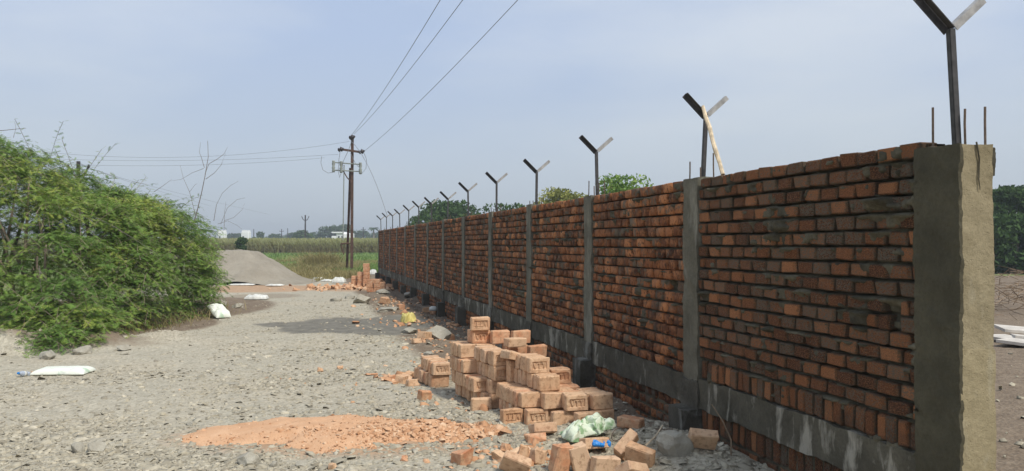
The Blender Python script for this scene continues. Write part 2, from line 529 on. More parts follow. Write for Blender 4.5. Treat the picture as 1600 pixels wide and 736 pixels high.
def set_attr(me, name, vals):
    a = me.attributes.new(name, 'FLOAT', 'POINT')
    a.data.foreach_set('value', np.asarray(vals, np.float32))

class MB:
    """collects polygons of one piece"""
    def __init__(s):
        s.v = []; s.f = []
    def add(s, V, F):
        o = len(s.v)
        s.v += [tuple(p) for p in V]
        s.f += [tuple(i + o for i in f) for f in F]
    def box(s, c, d, R=None):
        V, F = chamfer(d[0], d[1], d[2], min(d) * 0.06)
        V = [Vector(p) for p in V]
        if R is not None: V = [R @ p for p in V]
        s.add([p + Vector(c) for p in V], F)
    def tube(s, pts, rad, n=6, cap=True):
        pts = [Vector(p) for p in pts]
        if not hasattr(rad, '__len__'): rad = [rad] * len(pts)
        V = []; F = []
        up = Vector((0, 0, 1))
        for i, p in enumerate(pts):
            d = (pts[min(i + 1, len(pts) - 1)] - pts[max(i - 1, 0)])
            d = d.normalized() if d.length > 1e-9 else up
            a = d.cross(up if abs(d.z) < 0.9 else Vector((1, 0, 0))).normalized()
            b_ = d.cross(a)
            for k in range(n):
                an = 2 * math.pi * k / n
                V.append(p + (a * math.cos(an) + b_ * math.sin(an)) * rad[i])
        for i in range(len(pts) - 1):
            for k in range(n):
                F.append((i * n + k, (i + 1) * n + k, (i + 1) * n + (k + 1) % n, i * n + (k + 1) % n))
        if cap:
            F.append(tuple(range(n)))
            F.append(tuple(reversed(range((len(pts) - 1) * n, len(pts) * n))))
        s.add(V, F)
    def lathe(s, prof, n=12, Mx=None):
        V = []; F = []
        for r, h in prof:
            for k in range(n):
                an = 2 * math.pi * k / n
                V.append(Vector((r * math.cos(an), r * math.sin(an), h)))
        for i in range(len(prof) - 1):
            for k in range(n):
                F.append((i * n + k, i * n + (k + 1) % n, (i + 1) * n + (k + 1) % n, (i + 1) * n + k))
        F.append(tuple(reversed(range(n))))
        F.append(tuple(range((len(prof) - 1) * n, len(prof) * n)))
        if Mx is not None: V = [Mx @ p for p in V]
        s.add(V, F)
    def mesh(s, name, m_, smooth=False):
        me = bpy.data.meshes.new(name)
        me.from_pydata([tuple(p) for p in s.v], [], s.f)
        me.materials.append(m_)
        if smooth:
            for p in me.polygons: p.use_smooth = True
        me.update()
        return me
    def build(s, name, m_, parent=None, smooth=False):
        return link(bpy.data.objects.new(name, s.mesh(name, m_, smooth)), parent)

def chamfer(lx, ly, lz, c, jit=0.0, r=None):
    d = (lx / 2, ly / 2, lz / 2)
    V = []; idx = {}
    for sx in (-1, 1):
        for sy in (-1, 1):
            for sz in (-1, 1):
                s_ = (sx, sy, sz)
                j = [r.uniform(-jit, jit) for _ in range(3)] if jit else (0, 0, 0)
                for a in range(3):
                    cc = [c * (r.uniform(0.4, 1.8) if jit else 1) for _ in range(3)]
                    p = [s_[k] * (d[k] - (0 if k == a else cc[k])) + j[k] for k in range(3)]
                    idx[(s_, a)] = len(V); V.append(tuple(p))
    F = []
    for a in range(3):
        o = [k for k in range(3) if k != a]
        for sg in (-1, 1):
            q = []
            for u, w in ((-1, -1), (1, -1), (1, 1), (-1, 1)):
                s_ = [0, 0, 0]; s_[a] = sg; s_[o[0]] = u; s_[o[1]] = w
                q.append(idx[(tuple(s_), a)])
            F.append(q)
    for a in range(3):
        for b_ in range(a + 1, 3):
            k = 3 - a - b_
            for sa in (-1, 1):
                for sb in (-1, 1):
                    s1 = [0, 0, 0]; s1[a] = sa; s1[b_] = sb; s1[k] = -1
                    s2 = list(s1); s2[k] = 1
                    s1 = tuple(s1); s2 = tuple(s2)
                    F.append([idx[(s1, a)], idx[(s1, b_)], idx[(s2, b_)], idx[(s2, a)]])
    for sx in (-1, 1):
        for sy in (-1, 1):
            for sz in (-1, 1):
                F.append([idx[((sx, sy, sz), a)] for a in range(3)])
    out = []
    for f in F:
        p = [Vector(V[i]) for i in f]
        n_ = (p[1] - p[0]).cross(p[2] - p[0])
        ctr = sum(p, Vector()) / len(p)
        out.append(tuple(f) if n_.dot(ctr) > 0 else tuple(reversed(f)))
    return V, out

def rock_mesh(name, size, seed, m_, flat=0.6, cuts=9):
    import bmesh
    r = random.Random(seed)
    bm = bmesh.new()
    bmesh.ops.create_icosphere(bm, subdivisions=3, radius=1.0)
    planes = []
    for _ in range(cuts):
        n_ = Vector((r.gauss(0, 1), r.gauss(0, 1), r.gauss(0, 1))).normalized()
        planes.append((n_, r.uniform(0.5, 0.85)))
    sx, sy = r.uniform(0.75, 1.1), r.uniform(0.65, 1.0)
    for v_ in bm.verts:
        p = v_.co.copy()
        for n_, d in planes:
            k = p.dot(n_)
            if k > d: p -= n_ * (k - d)
        q = float(fbm(np.array([p.x * 3 + seed]), np.array([p.y * 3 + p.z * 2.3]), 2.0)[0]) - 0.5
        q2 = float(fbm(np.array([p.x * 9 + p.z * 5 + seed]), np.array([p.y * 9 - p.z * 4]), 6.0)[0]) - 0.5
        p *= 1 + 0.26 * q + 0.16 * q2
        v_.co = Vector((p.x * sx, p.y * sy, p.z * flat)) * size
    me = bpy.data.meshes.new(name)
    bm.to_mesh(me); bm.free()
    me.materials.append(m_)
    return me

# ------------------------------------------------------------------ ground sheet
def axis(lo, hi, f0, f1, fine, g=1.18):
    c = list(np.arange(f0, f1, fine))
    s_ = fine; p = c[-1]
    while p < hi:
        s_ *= g; p += s_; c.append(p)
    s_ = fine; p = c[0]; left = []
    while p > lo:
        s_ *= g; p -= s_; left.append(p)
    return np.array(left[::-1] + c)
gx = axis(-2500, 2500, -6.0, 3.4, 0.06)
gy = axis(-60, 4000, 4.4, 19.0, 0.07, 1.06)
GX, GY = np.meshgrid(gx, gy)
nxg, nyg = len(gx), len(gy)
GZ = H(GX, GY)
V = np.stack([GX.ravel(), GY.ravel(), GZ.ravel()], 1)
ii, jj = np.meshgrid(np.arange(nxg - 1), np.arange(nyg - 1))
q = (jj * nxg + ii).ravel()
F = np.stack([q, q + 1, q + 1 + nxg, q + nxg], 1)
me = mesh_np('ground', V, F, M['ground'], True)
Xc = V[:, 0] * CT - V[:, 1] * ST; Zc = V[:, 0] * ST + V[:, 1] * CT
def ell(X, z, cx, cz, rx, rz, soft=0.35):
    d = np.sqrt(((X - cx) / rx) ** 2 + ((z - cz) / rz) ** 2)
    return 1 - sst(1 - soft, 1 + soft, d)
def soil_mask(x, y):
    X = x * CT - y * ST; z = x * ST + y * CT
    a = sst(0.9, 2.0, x) * sst(8.0, 10.5, y) * (1 - sst(36, 44, y)) * 0.85
    a = np.maximum(a, sst(WX - 0.55, WX - 0.3, x) * sst(4.5, 6.5, y) * 0.8)
    a = np.maximum(a, sst(WX, WX + 0.3, x) * (1 - sst(26, 34, y)))
    a = np.maximum(a, ell(X, z, -8.2, 16.0, 2.4, 2.7, 0.2))
    a = np.maximum(a, 0.66 * ell(X, z, -7.9, 12.9, 2.6, 0.9, 0.4))
    a = np.maximum(a, ell(X, z, -9.5, 20.0, 3.6, 4.5, 0.2))
    a = np.maximum(a, 0.5 * ell(X, z, -7.4, 25.0, 1.4, 2.2, 0.5))
    return a
set_attr(me, 'soil', soil_mask(V[:, 0], V[:, 1]))
om = np.maximum.reduce([ell(Xc, Zc, -1.3, 6.86, 1.55, 0.80, 0.55) * 0.78, ell(Xc, Zc, -9.0, 29.0, 2.3, 2.6, 0.4) * 0.75, ell(Xc, Zc, -5.6, 29.0, 1.9, 1.8, 0.6) * 0.62])
set_attr(me, 'orange', om)
gm = np.maximum(sst(41, 47, Zc) * (1 - sst(-3, 1, V[:, 0] - 9)), sst(31, 36, V[:, 1]) * sst(9, 11, V[:, 0]))
gm = np.maximum(gm, sst(-14, -16, Xc))
set_attr(me, 'green', gm)
def wet_mask(X, z):
    wq = fbm(X * 0.9 + 3, z * 0.55, 23.0, 4) - 0.5
    z = z + wq * 1.9; X = X + (fbm(X * 0.8, z * 0.6 + 5, 24.0, 3) - 0.5) * 1.2
    return np.maximum.reduce([ell(X, z, -2.9, 16.2, 1.65, 1.75, 0.3), ell(X, z, -4.1, 16.5, 1.1, 0.75, 0.4) * 0.72, ell(X, z, -2.2, 15.6, 0.9, 0.9, 0.4) * 0.8])
set_attr(me, 'wet', wet_mask(Xc, Zc))
tag(link(bpy.data.objects.new('ground', me)), 'pale crushed stone track running beside the brick wall', None, None, 'structure')

# ------------------------------------------------------------------ boundary wall
WB = Vector((WX + 0.07, COLY0, 0.0))
wall = empty('boundary_wall', WB, 'long unfinished red brick boundary wall with grey concrete columns and plinth band', 'wall')

def n3(p, f, s=0.0):
    return fbm(p[:, 0] * f + p[:, 2] * f * 0.71 + s, p[:, 1] * f - p[:, 2] * f * 0.83 + s * 1.7, s, 3) - 0.5

def rough_block(name, lo, hi, res, amp, m_, parent, f=5.0, skip=()):
    lo = np.array(lo, float); hi = np.array(hi, float)
    Vs = []; Fs = []; o = 0
    for a in range(3):
        u, w = [k for k in range(3) if k != a]
        nu = max(2, int((hi[u] - lo[u]) / res) + 2); nw = max(2, int((hi[w] - lo[w]) / res) + 2)
        for sg in (0, 1):
            if (a, sg) in skip: continue
            A, B = np.meshgrid(np.linspace(lo[u], hi[u], nu), np.linspace(lo[w], hi[w], nw))
            P = np.zeros((nu * nw, 3))
            P[:, a] = hi[a] if sg else lo[a]; P[:, u] = A.ravel(); P[:, w] = B.ravel()
            ii, jj = np.meshgrid(np.arange(nu - 1), np.arange(nw - 1))
            q = (jj * nu + ii).ravel() + o
            f_ = np.stack([q, q + 1, q + 1 + nu, q + nu], 1)
            flip = (sg == 0) != (a == 1)
            Fs.append(f_[:, ::-1] if flip else f_)
            Vs.append(P); o += nu * nw
    P = np.concatenate(Vs)
    D = np.stack([n3(P, f, 1.0), n3(P, f, 7.0), n3(P, f, 13.0)], 1) * 2 * amp
    D += np.stack([n3(P, f * 5, 3.0), n3(P, f * 5, 9.0), n3(P, f * 5, 17.0)], 1) * amp * 0.9
    P = P + D - np.array(WB if parent is wall else (0, 0, 0))
    me = mesh_np(name, P, np.concatenate(Fs), m_, False)
    return link(bpy.data.objects.new(name, me), parent)

BACK = WX + 0.15
# columns
column_parts = []
for i, cy in enumerate(COLS):
    if i == 0:
        c_ = rough_block('column', (WX - 0.012, COLY0, -0.25), (WX + 0.19, 3.70, 1.075), 0.016, 0.008, M['end_column'], wall)
        c_['label'] = 'lower pour of the end column'
        c_ = rough_block('column', (WX - 0.010, COLY0 + 0.005, 1.068), (WX + 0.186, 3.70, WTOP - 0.04), 0.016, 0.009, M['end_column_top'], wall)
        c_['label'] = 'upper pour of the pale end column with a rough broken top edge'
        mb = MB(); mb.tube([(WX + 0.085, COLY0 + 0.0005, WTOP - 0.035), (WX + 0.10, COLY0 - 0.001, WTOP - 0.12), (WX + 0.096, COLY0 - 0.001, WTOP - 0.22), (WX + 0.105, COLY0, WTOP - 0.27)], [0.006, 0.005, 0.004, 0.002], 4)
        o = mb.build('crack', M['mortar'], wall)
        for v_ in o.data.vertices: v_.co -= WB
        rough_block('face_layer', (WX - 0.024, COLY0 - 0.006, -0.25), (WX - 0.004, 3.725, WTOP - 0.045), 0.012, 0.010, M['dark_face'], wall, 13)['label'] = 'thin dark rough-edged layer on the inner face of the end column'  # thin slab over the inner face only, darker than the rest of the column
        rough_block('mortar_lump', (WX + 0.175, COLY0 + 0.015, WTOP - 0.20), (WX + 0.212, COLY0 + 0.09, WTOP - 0.055), 0.012, 0.010, M['mortar'], wall, 14)
    else:
        hw = 0.13
        c_ = rough_block('column', (WX - 0.016, cy - hw, 0.36), (WX + 0.18, cy + hw, WTOP + 0.015 - 0.01 * (i % 3)), 0.018 if i < 4 else 0.06, 0.012, M['column'], wall)
    column_parts.append(c_)
# plinth beam
rough_block('plinth_beam', (WX - 0.006, 3.70, BBOT), (WX + 0.17, COLS[-1] + 0.16, BTOP), 0.034, 0.015, M['beam'], wall, 7)
# rough lumps of concrete where columns meet the beam
for i, cy in enumerate(COLS[1:7]):
    rough_block('joint_concrete', (WX - 0.028, cy - 0.14, BBOT - 0.06), (WX + 0.1, cy + 0.15, BTOP - 0.02), 0.02, 0.020, M['pier'], wall, 11)
# stub piers of the footings
for i, cy in enumerate(COLS[1:]):
    rough_block('pier', (WX - 0.15, cy - 0.13, -0.35), (WX + 0.05, cy + 0.14, 0.24 + 0.05 * math.sin(i * 2.1)), 0.03 if i < 4 else 0.08, 0.008, M['pier'], wall)
# reinforcement bars left standing out of the column heads
for i, cy in enumerate(COLS):
    for k, (dx, dy) in enumerate(((0.03, 0.10), (0.03, -0.10), (0.15, -0.10), (0.15, 0.10))):
        if i > 8 and k > 1: continue
        if i == 0 and k == 1: continue
        mb = MB()
        hgt = (0.16, 0.11, 0.20, 0.15)[k] * (0.8 + 0.4 * ((i * 7 + k * 3) % 5) / 5)
        if i > 2: hgt *= 0.55
        x_ = WX + dx; y_ = cy + dy
        if i == 0: x_ = WX + (0.04, 0, 0.12, 0.165)[k]; y_ = (3.66, 0, 3.53, 3.45)[k]; hgt = (0.17, 0, 0.145, 0.145)[k]
        le = 0.008 * math.sin(i + k * 2)
        mb.tube([(0, 0, -0.05), (le * 0.5, 0, hgt / 2), (le, le, hgt)], 0.006, 6)
        o = mb.build('rebar', M['rebar'], column_parts[i])
        o.location = Vector((x_, y_, WTOP)) - WB

# bricks
BL, BG = 0.166, 0.015
bricks = []      # y0, y1, z0, z1, upright
holes = [(3.86, 3.96, 1.21), (6.71, 6.85, 1.215)]
r = random.Random(3)
joints = {}
def wob(y, j):
    return 0.011 * (float(fbm(np.array([y * 0.55 + 3.1]), np.array([j * 0.37]), 33.0, 2)[0]) - 0.5) * 2
for bi in range(len(COLS) - 1):
    ya = 3.71 if bi == 0 else COLS[bi] + 0.128
    yb = COLS[bi + 1] - 0.128
    z0 = BTOP
    if bi == 0:
        y = ya + 0.004
        while y < yb - 0.05:
            w_ = 0.078 + r.uniform(-0.008, 0.008)
            bricks.append((y, y + w_, z0 + 0.012, z0 + 0.155, bi)); y += w_ + 0.012 + r.uniform(0, 0.01)
        z0 += 0.165
    nc = round((WTOP - z0) / 0.0945)
    ch = (WTOP - z0) / nc
    joints[bi] = [(z0 + k * ch, k + bi * 31) for k in range(nc)]
    for j in range(nc):
        y = ya - (0.0 if j % 2 else 0.09) - r.uniform(0, 0.03)
        while y < yb:
            l_ = BL * r.uniform(0.95, 1.06) * (1.0 if bi == 0 else 0.96)
            a_, b_ = max(y, ya), min(y + l_, yb)
            y += l_ + BG * r.uniform(0.7, 1.5) * (1.0 if bi == 0 else 1.7)
            if b_ - a_ < 0.03: continue
            zz = z0 + j * ch + wob((a_ + b_) / 2, j + bi * 31) * (1 if j < nc - 1 else 0.5)
            zt = zz + ch - r.uniform(0.002, 0.008)
            cut = False
            for ha, hb, hz in holes:
                if zz < hz < zt + 0.012 and a_ < hb and b_ > ha:
                    cut = True
                    if ha - a_ > 0.04: bricks.append((a_, ha, zz + 0.006, zt, bi))
                    if b_ - hb > 0.04: bricks.append((hb, b_, zz + 0.006, zt, bi))
            if not cut:
                bricks.append((a_, b_, zz + (0.0115 if bi == 0 else 0.009), zt, bi))
    # brickwork below the plinth beam
    zt = BBOT - 0.006
    if bi == 0:
        y = ya
        while y < yb - 0.05:
            w_ = 0.078 + r.uniform(-0.008, 0.008)
            bricks.append((y, y + w_, zt - 0.16, zt, -1)); y += w_ + 0.013 + r.uniform(0, 0.01)
        zt -= 0.17
    for j in range(6 if bi else 2):
        y = ya - (0.0 if j % 2 else 0.09)
        while y < yb:
            l_ = BL * r.uniform(0.5, 1.02) if bi < 3 else BL * r.uniform(0.9, 1.02)
            if bi < 3: l_ = max(l_, 0.11)
            a_, b_ = max(y, ya), min(y + l_, yb)
            y += l_ + BG * r.uniform(0.6, 2.2)
            if b_ - a_ < 0.03: continue
            bricks.append((a_, b_, zt - 0.093 + 0.010 + wob(a_, j) * 0.5, zt - 0.006, -1 if bi == 0 else -2))
        zt -= 0.093
bricks.sort(key=lambda q_: q_[0])
near = [b_ for b_ in bricks if b_[3] > 0.03 or b_[0] > 6.3]
single = near[:310]
rest = near[310:]
variants = []
for k in range(10):
    V_, F_ = chamfer(1, 1, 1, 0.085, 0.035, random.Random(50 + k))
    me = bpy.data.meshes.new('brick'); me.from_pydata(V_, [], F_); me.materials.append(M['wall_brick'])
    variants.append((me, np.array(V_), F_))
def brick_place(b_, rr):
    lower = b_[4] < 0
    dx = rr.uniform(-0.008, 0.007) + (0.022 if lower else 0.0)
    if rr.random() < 0.06: dx -= 0.006
    return Vector((WX + 0.06 + dx, (b_[0] + b_[1]) / 2, (b_[2] + b_[3]) / 2)), Vector((0.12, b_[1] - b_[0], b_[3] - b_[2]))
for b_ in single:
    me = variants[r.randrange(10)][0]
    o = bpy.data.objects.new('brick', me)
    p, s_ = brick_place(b_, r)
    o.location = p - WB
    o.scale = s_
    o.rotation_euler = (r.gauss(0, 0.016), 0, r.gauss(0, 0.022))
    link(o, wall)
fb = np.array([len(f) for f in variants[0][2]])
Vs = []; F4 = []; F3 = []; o_ = 0
for b_ in rest:
    me, V_, F_ = variants[r.randrange(10)]
    p, s_ = brick_place(b_, r)
    Vs.append(V_ * np.array(s_) + np.array(p - WB))
    F4 += [tuple(i + o_ for i in f) for f in F_ if len(f) == 4]
    F3 += [tuple(i + o_ for i in f) for f in F_ if len(f) == 3]
    o_ += len(V_)
me = mesh_np('brickwork', np.concatenate(Vs), [np.array(F4), np.array(F3)], M['wall_brick_far'])
tag(link(bpy.data.objects.new('brickwork', me), wall), kind='stuff')

# mortar between and smeared over the courses
for bi in range(len(COLS) - 1):
    ya = 3.70 if bi == 0 else COLS[bi] + 0.12
    yb = COLS[bi + 1] - 0.12
    sy, sz = ((0.0155, 0.010) if bi < 2 else (0.025, 0.015) if bi < 4 else (0.06, 0.024))
    ny, nz = int((yb - ya) / sy), int((WTOP - BTOP) / sz)
    Y, Z = np.meshgrid(np.linspace(ya, yb, ny), np.linspace(BTOP - 0.01, WTOP - 0.012, nz))
    Y = Y.ravel(); Z = Z.ravel()
    x = np.full(len(Y), WX + 0.042) + (fbm(Y * 30, Z * 30, 3.0 + bi) - 0.5) * 0.022
    for k, (zj, jid) in enumerate(joints[bi]):
        wv = 0.011 * (fbm(Y * 0.55 + 3.1, np.full(len(Y), jid * 0.37), 33.0, 2) - 0.5) * 2
        d = Z - (zj + wv)
        on = sst(0.46, 0.74, fbm(Y * 5.5, np.full(len(Y), jid * 1.7), 71.0 + bi, 3))
        reach = 0.009 + 0.024 * on
        lip = np.exp(-((d + reach * 0.45) / (reach * 0.55)) ** 2)
        x -= lip * (0.010 + 0.052 * on * (0.35 + fbm(Y * 20, Z * 20, 5.0 + bi)))
        x += 0.05 * np.exp(-((d - 0.006) / 0.0075) ** 2)
    blot = sst(0.69, 0.79, fbm(Y * 2.6, Z * 3.4, 91.0 + bi, 4))
    x -= blot * (0.040 + 0.014 * fbm(Y * 24, Z * 24, 9.0 + bi))
    fine = sst(0.66, 0.76, fbm(Y * 8.0, Z * 11.0, 131.0 + bi, 3))
    x -= fine * (0.044 + 0.012 * fbm(Y * 26, Z * 26, 8.0 + bi))
    for ha, hb, hz in holes:
        x = np.where((Y > ha - 0.004) & (Y < hb + 0.004) & (np.abs(Z - hz) < 0.042), WX + 0.10, x)
    P = np.stack([x, Y, Z], 1)
    ii, jj = np.meshgrid(np.arange(ny - 1), np.arange(nz - 1)); q = (jj * ny + ii).ravel()
    F = np.stack([q, q + ny, q + 1 + ny, q + 1], 1)
    base = len(P)
    top = np.arange((nz - 1) * ny, nz * ny)
    P2 = np.stack([np.full(ny, BACK), Y[top], Z[top]], 1)
    bot = np.stack([np.full(ny, BACK), Y[:ny], np.full(ny, BTOP - 0.01)], 1)
    k_ = np.arange(ny - 1)
    Ft = np.stack([top[:-1], base + k_, base + k_ + 1, top[1:]], 1)
    Fb = np.stack([base + k_, base + ny + k_, base + ny + k_ + 1, base + k_ + 1], 1)
    me = mesh_np('mortar', np.concatenate([P, P2, bot]) - np.array(WB), np.concatenate([F, Ft, Fb]), M['mortar'])
    link(bpy.data.objects.new('mortar', me), wall)
rough_block('mortar', (WX + 0.036, 3.70, -0.4), (WX + 0.14, COLS[-1], BBOT + 0.02), 0.04, 0.008, M['mortar'], wall, 9)

# ------------------------------------------------------------------ Y-shaped angle iron posts
def angle_bar(mb, p0, p1, w_, t_, nrm, mode):
    """L section from p0 to p1; nrm = direction away from the camera side"""
    p0 = Vector(p0); p1 = Vector(p1)
    d = (p1 - p0); L = d.length; d.normalize()
    n_ = Vector(nrm); s_ = d.cross(n_).normalized()
    R = Matrix((d, n_, s_)).transposed()
    c_ = (p0 + p1) / 2
    up = 1 if s_.z > 0 or mode == 'post' else -1
    if mode == 'in':
        mb.box(c_ + n_ * (w_ / 2), (L, t_, w_), R)
        mb.box(c_ + s_ * (up * (w_ / 2 - t_ / 2)) - n_ * (t_ / 2 + 0.0005), (L, w_ - t_, t_), R)
    else:
        mb.box(c_ - n_ * (w_ / 2), (L, t_, w_), R)
        mb.box(c_ + s_ * (up * (w_ / 2 - t_ / 2)) + n_ * (t_ / 2 + 0.0005), (L, w_ - t_, t_), R)
ORD = ['first', 'second', 'third', 'fourth', 'fifth', 'sixth', 'seventh', 'eighth', 'ninth', 'tenth', 'eleventh', 'twelfth', 'thirteenth', 'fourteenth']
def ordn(n_):
    return ORD[n_] if n_ < 14 else '%dth' % (n_ + 1)
for i, cy in enumerate(COLS):
    lab = 'dark angle iron Y post on the wall, %s from the pale end column' % ordn(i)
    if i == 1: lab = 'dark angle iron Y post with a pale peeled stick leaning on it'
    if i == len(COLS) - 1: lab = 'small dark Y post at the far end of the wall beside the electric pole'
    ph = (0.565 if i == 0 else 0.52 + 0.02 * math.sin(i * 1.7))
    o = empty('fence_post', (WX + 0.10, cy, WTOP - 0.01), lab, 'fence post', 'Y posts along the wall')
    lean = (-0.035 if i == 0 else 0.03 if i == 1 else 0.012 * math.sin(i * 2.3))
    mb = MB(); angle_bar(mb, (0, 0, -0.03), (lean, 0, ph), 0.030, 0.005, (0, 1, 0), 'post'); mb.build('upright', M['steel'], o)
    al = 0.255
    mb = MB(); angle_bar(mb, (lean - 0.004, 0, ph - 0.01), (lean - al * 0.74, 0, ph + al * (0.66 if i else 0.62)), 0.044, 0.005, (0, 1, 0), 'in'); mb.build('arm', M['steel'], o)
    mb = MB(); angle_bar(mb, (lean + 0.012, 0.0, ph + 0.005), (lean + al * 0.74, 0, ph + al * 0.62), 0.038, 0.005, (0, 1, 0), 'out'); mb.build('arm', M['grey_arm'], o)  # this arm gets a paler grey than the upright and the other arm
# leaning stick
mb = MB()
p0 = Vector((WX + 0.06, 5.94, WTOP + 0.0)); p1 = Vector((WX + 0.085, 6.325, WTOP + 0.60))
mb.tube([p0.lerp(p1, k / 6) + Vector((0.004 * math.sin(k * 2), 0, 0.003 * math.cos(k * 3))) - p0 for k in range(7)], [0.017, 0.016, 0.019, 0.017, 0.018, 0.017, 0.014], 7)
o = mb.build('stick', M['wood']); o.location = p0
tag(o, 'pale peeled wooden stick leaning on a Y post above the wall', 'stick')

# ------------------------------------------------------------------ loose bricks
SL, SH, ST_ = 0.198, 0.134, 0.079       # length, width, thickness of a loose brick
def brick_mesh(seed, frog, m_):
    rr = random.Random(seed)
    V_, F_ = chamfer(SL, ST_, SH, 0.007, 0.005, rr)
    V_ = list(V_); F_ = list(F_)
    if frog:
        # the moulded hollow with raised letters on the face towards -y
        k = max(range(len(F_)), key=lambda i: (len(F_[i]) == 4) * -sum(V_[j][1] for j in F_[i]) - 100 * (len(F_[i]) != 4))
        fq = F_.pop(k)
        q = [Vector(V_[j]) for j in fq]
        yf = sum(p.y for p in q) / 4
        a, b2 = 0.072, 0.036
        inner = []
        for p in q:
            inner.append(len(V_)); V_.append((math.copysign(a, p.x), yf, math.copysign(b2, p.z)))
        deep = []
        for p in q:
            deep.append(len(V_)); V_.append((math.copysign(a - 0.006, p.x), yf + 0.011, math.copysign(b2 - 0.006, p.z)))
        for i in range(4):
            j = (i + 1) % 4
            F_.append((fq[i], fq[j], inner[j], inner[i]))
            F_.append((inner[i], inner[j], deep[j], deep[i]))
        F_.append(tuple(deep))
        def bar(x0, z0, x1, z1, w_):
            d = Vector((x1 - x0, 0, z1 - z0)); n_ = Vector((-d.z, 0, d.x)).normalized() * w_ / 2
            c4 = [Vector((x0, 0, z0)) - n_, Vector((x1, 0, z1)) - n_, Vector((x1, 0, z1)) + n_, Vector((x0, 0, z0)) + n_]
            o = len(V_)
            for c_ in c4: V_.append((c_.x, yf + 0.0005, c_.z))
            for c_ in c4: V_.append((c_.x, yf + 0.0115, c_.z))
            F_.append((o, o + 1, o + 2, o + 3))
            for i in range(4):
                j = (i + 1) % 4
                F_.append((o + j, o + i, o + 4 + i, o + 4 + j))
        bar(-0.056, 0.024, -0.040, -0.024, 0.009); bar(-0.024, 0.024, -0.040, -0.024, 0.009)          # V
        for x in (0.0, 0.042):                                                                          # T T
            bar(x - 0.018, 0.021, x + 0.018, 0.021, 0.008); bar(x, 0.016, x, -0.026, 0.009)
    me = bpy.data.meshes.new('brick'); me.from_pydata(V_, [], F_); me.materials.append(m_); me.update()
    return me
BP = [brick_mesh(100 + k, False, M['brick']) for k in range(8)]
BF = [brick_mesh(200 + k, True, M['brick']) for k in range(4)]
BRP = [brick_mesh(300 + k, False, M['brick_red']) for k in range(5)]
BRF = [brick_mesh(400 + k, True, M['brick_red']) for k in range(2)]
rb = random.Random(11)
def put_brick(loc, rot, label, frog=False, red=False, group='loose bricks in the near stack'):
    me = rb.choice((BRF if frog else BRP) if red else (BF if frog else BP))
    o = bpy.data.objects.new('brick', me)
    o.location = loc; o.rotation_euler = rot
    link(o)
    return tag(o, label, 'brick', group)

ROT = math.radians(9.0)                      # rows run nearly parallel to the wall
dirv = Vector((-math.sin(ROT), math.cos(ROT), 0)); sidev = Vector((math.cos(ROT), math.sin(ROT), 0))
CH = 0.1365
CN = ['bottom', 'second', 'third', 'fourth', 'fifth', 'top']
# (name, X, z of the front left corner, course, count, frog front?, upside?, red?, jitter)
rows = [
 ('low left block', -0.870, 9.06, 0, 8, 0, 0, 0), ('low left block', -0.860, 9.04, 1, 2, 1, 0, 0), ('low left block', -0.905, 9.26, 1, 5, 0, 0, 0),
 ('tall stepped row', -0.285, 7.99, 0, 9, 1, 0, 0), ('tall stepped row', -0.364, 8.03, 1, 8, 1, 0, 0),
 ('tall stepped row', -0.490, 8.31, 2, 5, 0, 0, 0), ('tall stepped row', -0.525, 8.42, 3, 4, 0, 0, 0),
 ('row behind the standing brick', -0.19, 7.92, 0, 3, 0, 0, 0), ('row behind the standing brick', -0.20, 7.93, 1, 6, 0, 0, 0),
 ('row behind the standing brick', -0.165, 7.90, 2, 7, 1, 0, 0), ('row behind the standing brick', -0.185, 7.90, 3, 6, 1, 0, 0),
 ('front base row', -0.066, 7.20, 0, 1, 1, 1, 0), ('front base row', 0.142, 7.19, 0, 1, 1, 0, 0), ('front base row', 0.350, 7.11, 0, 1, 0, 0, 0), ('front base row', 0.556, 7.05, 0, 1, 1, 0, 0),
 ('long dark-sided row', 0.075, 7.30, 0, 6, 0, 0, 0), ('long dark-sided row', 0.082, 7.255, 1, 7, 0, 0, 0),
 ('middle row', 0.290, 7.29, 0, 3, 0, 0, 0), ('middle row', 0.290, 7.22, 1, 7, 0, 0, 0),
 ('wall-side row', 0.520, 7.24, 0, 4, 0, 0, 0), ('wall-side row', 0.487, 7.13, 1, 5, 1, 0, 0), ('short outer row', 0.695, 7.17, 1, 4, 0, 0, 0), ('short outer row', 0.72, 7.16, 0, 4, 0, 0, 0),
 ('upper middle row', 0.250, 7.30, 2, 3, 0, 0, 0), ('upper back row', 0.155, 7.52, 2, 5, 0, 0, 0), ('upper outer row', 0.380, 7.70, 2, 2, 1, 0, 0), ('outer back row', 0.46, 7.58, 1, 4, 0, 0, 0), ('outer back row', 0.47, 7.6, 0, 3, 0, 0, 0),
 ('topmost middle row', 0.166, 7.46, 3, 4, 1, 0, 0),
 ('summit row', -0.405, 8.52, 4, 2, 1, 0, 1), ('summit row', -0.195, 8.50, 4, 1, 0, 0, 1), ('summit row', 0.015, 8.49, 4, 1, 0, 0, 1),
 ('summit support', -0.36, 8.44, 3, 2, 0, 0, 0), ('summit support', -0.34, 8.50, 2, 2, 0, 0, 0), ('summit support', -0.02, 8.40, 3, 3, 0, 0, 1), ('summit support', 0.0, 8.42, 2, 3, 0, 0, 0), ('summit support', 0.0, 8.42, 1, 2, 0, 0, 0), ('summit support', 0.0, 8.42, 0, 2, 0, 0, 0),
]
seen = {}
base_h = float(np.mean([h1(cw(X, z)) for X, z in ((-0.5, 8.3), (0.2, 7.4), (0.5, 7.3), (-0.8, 9.1))])) - 0.006
ends = {}
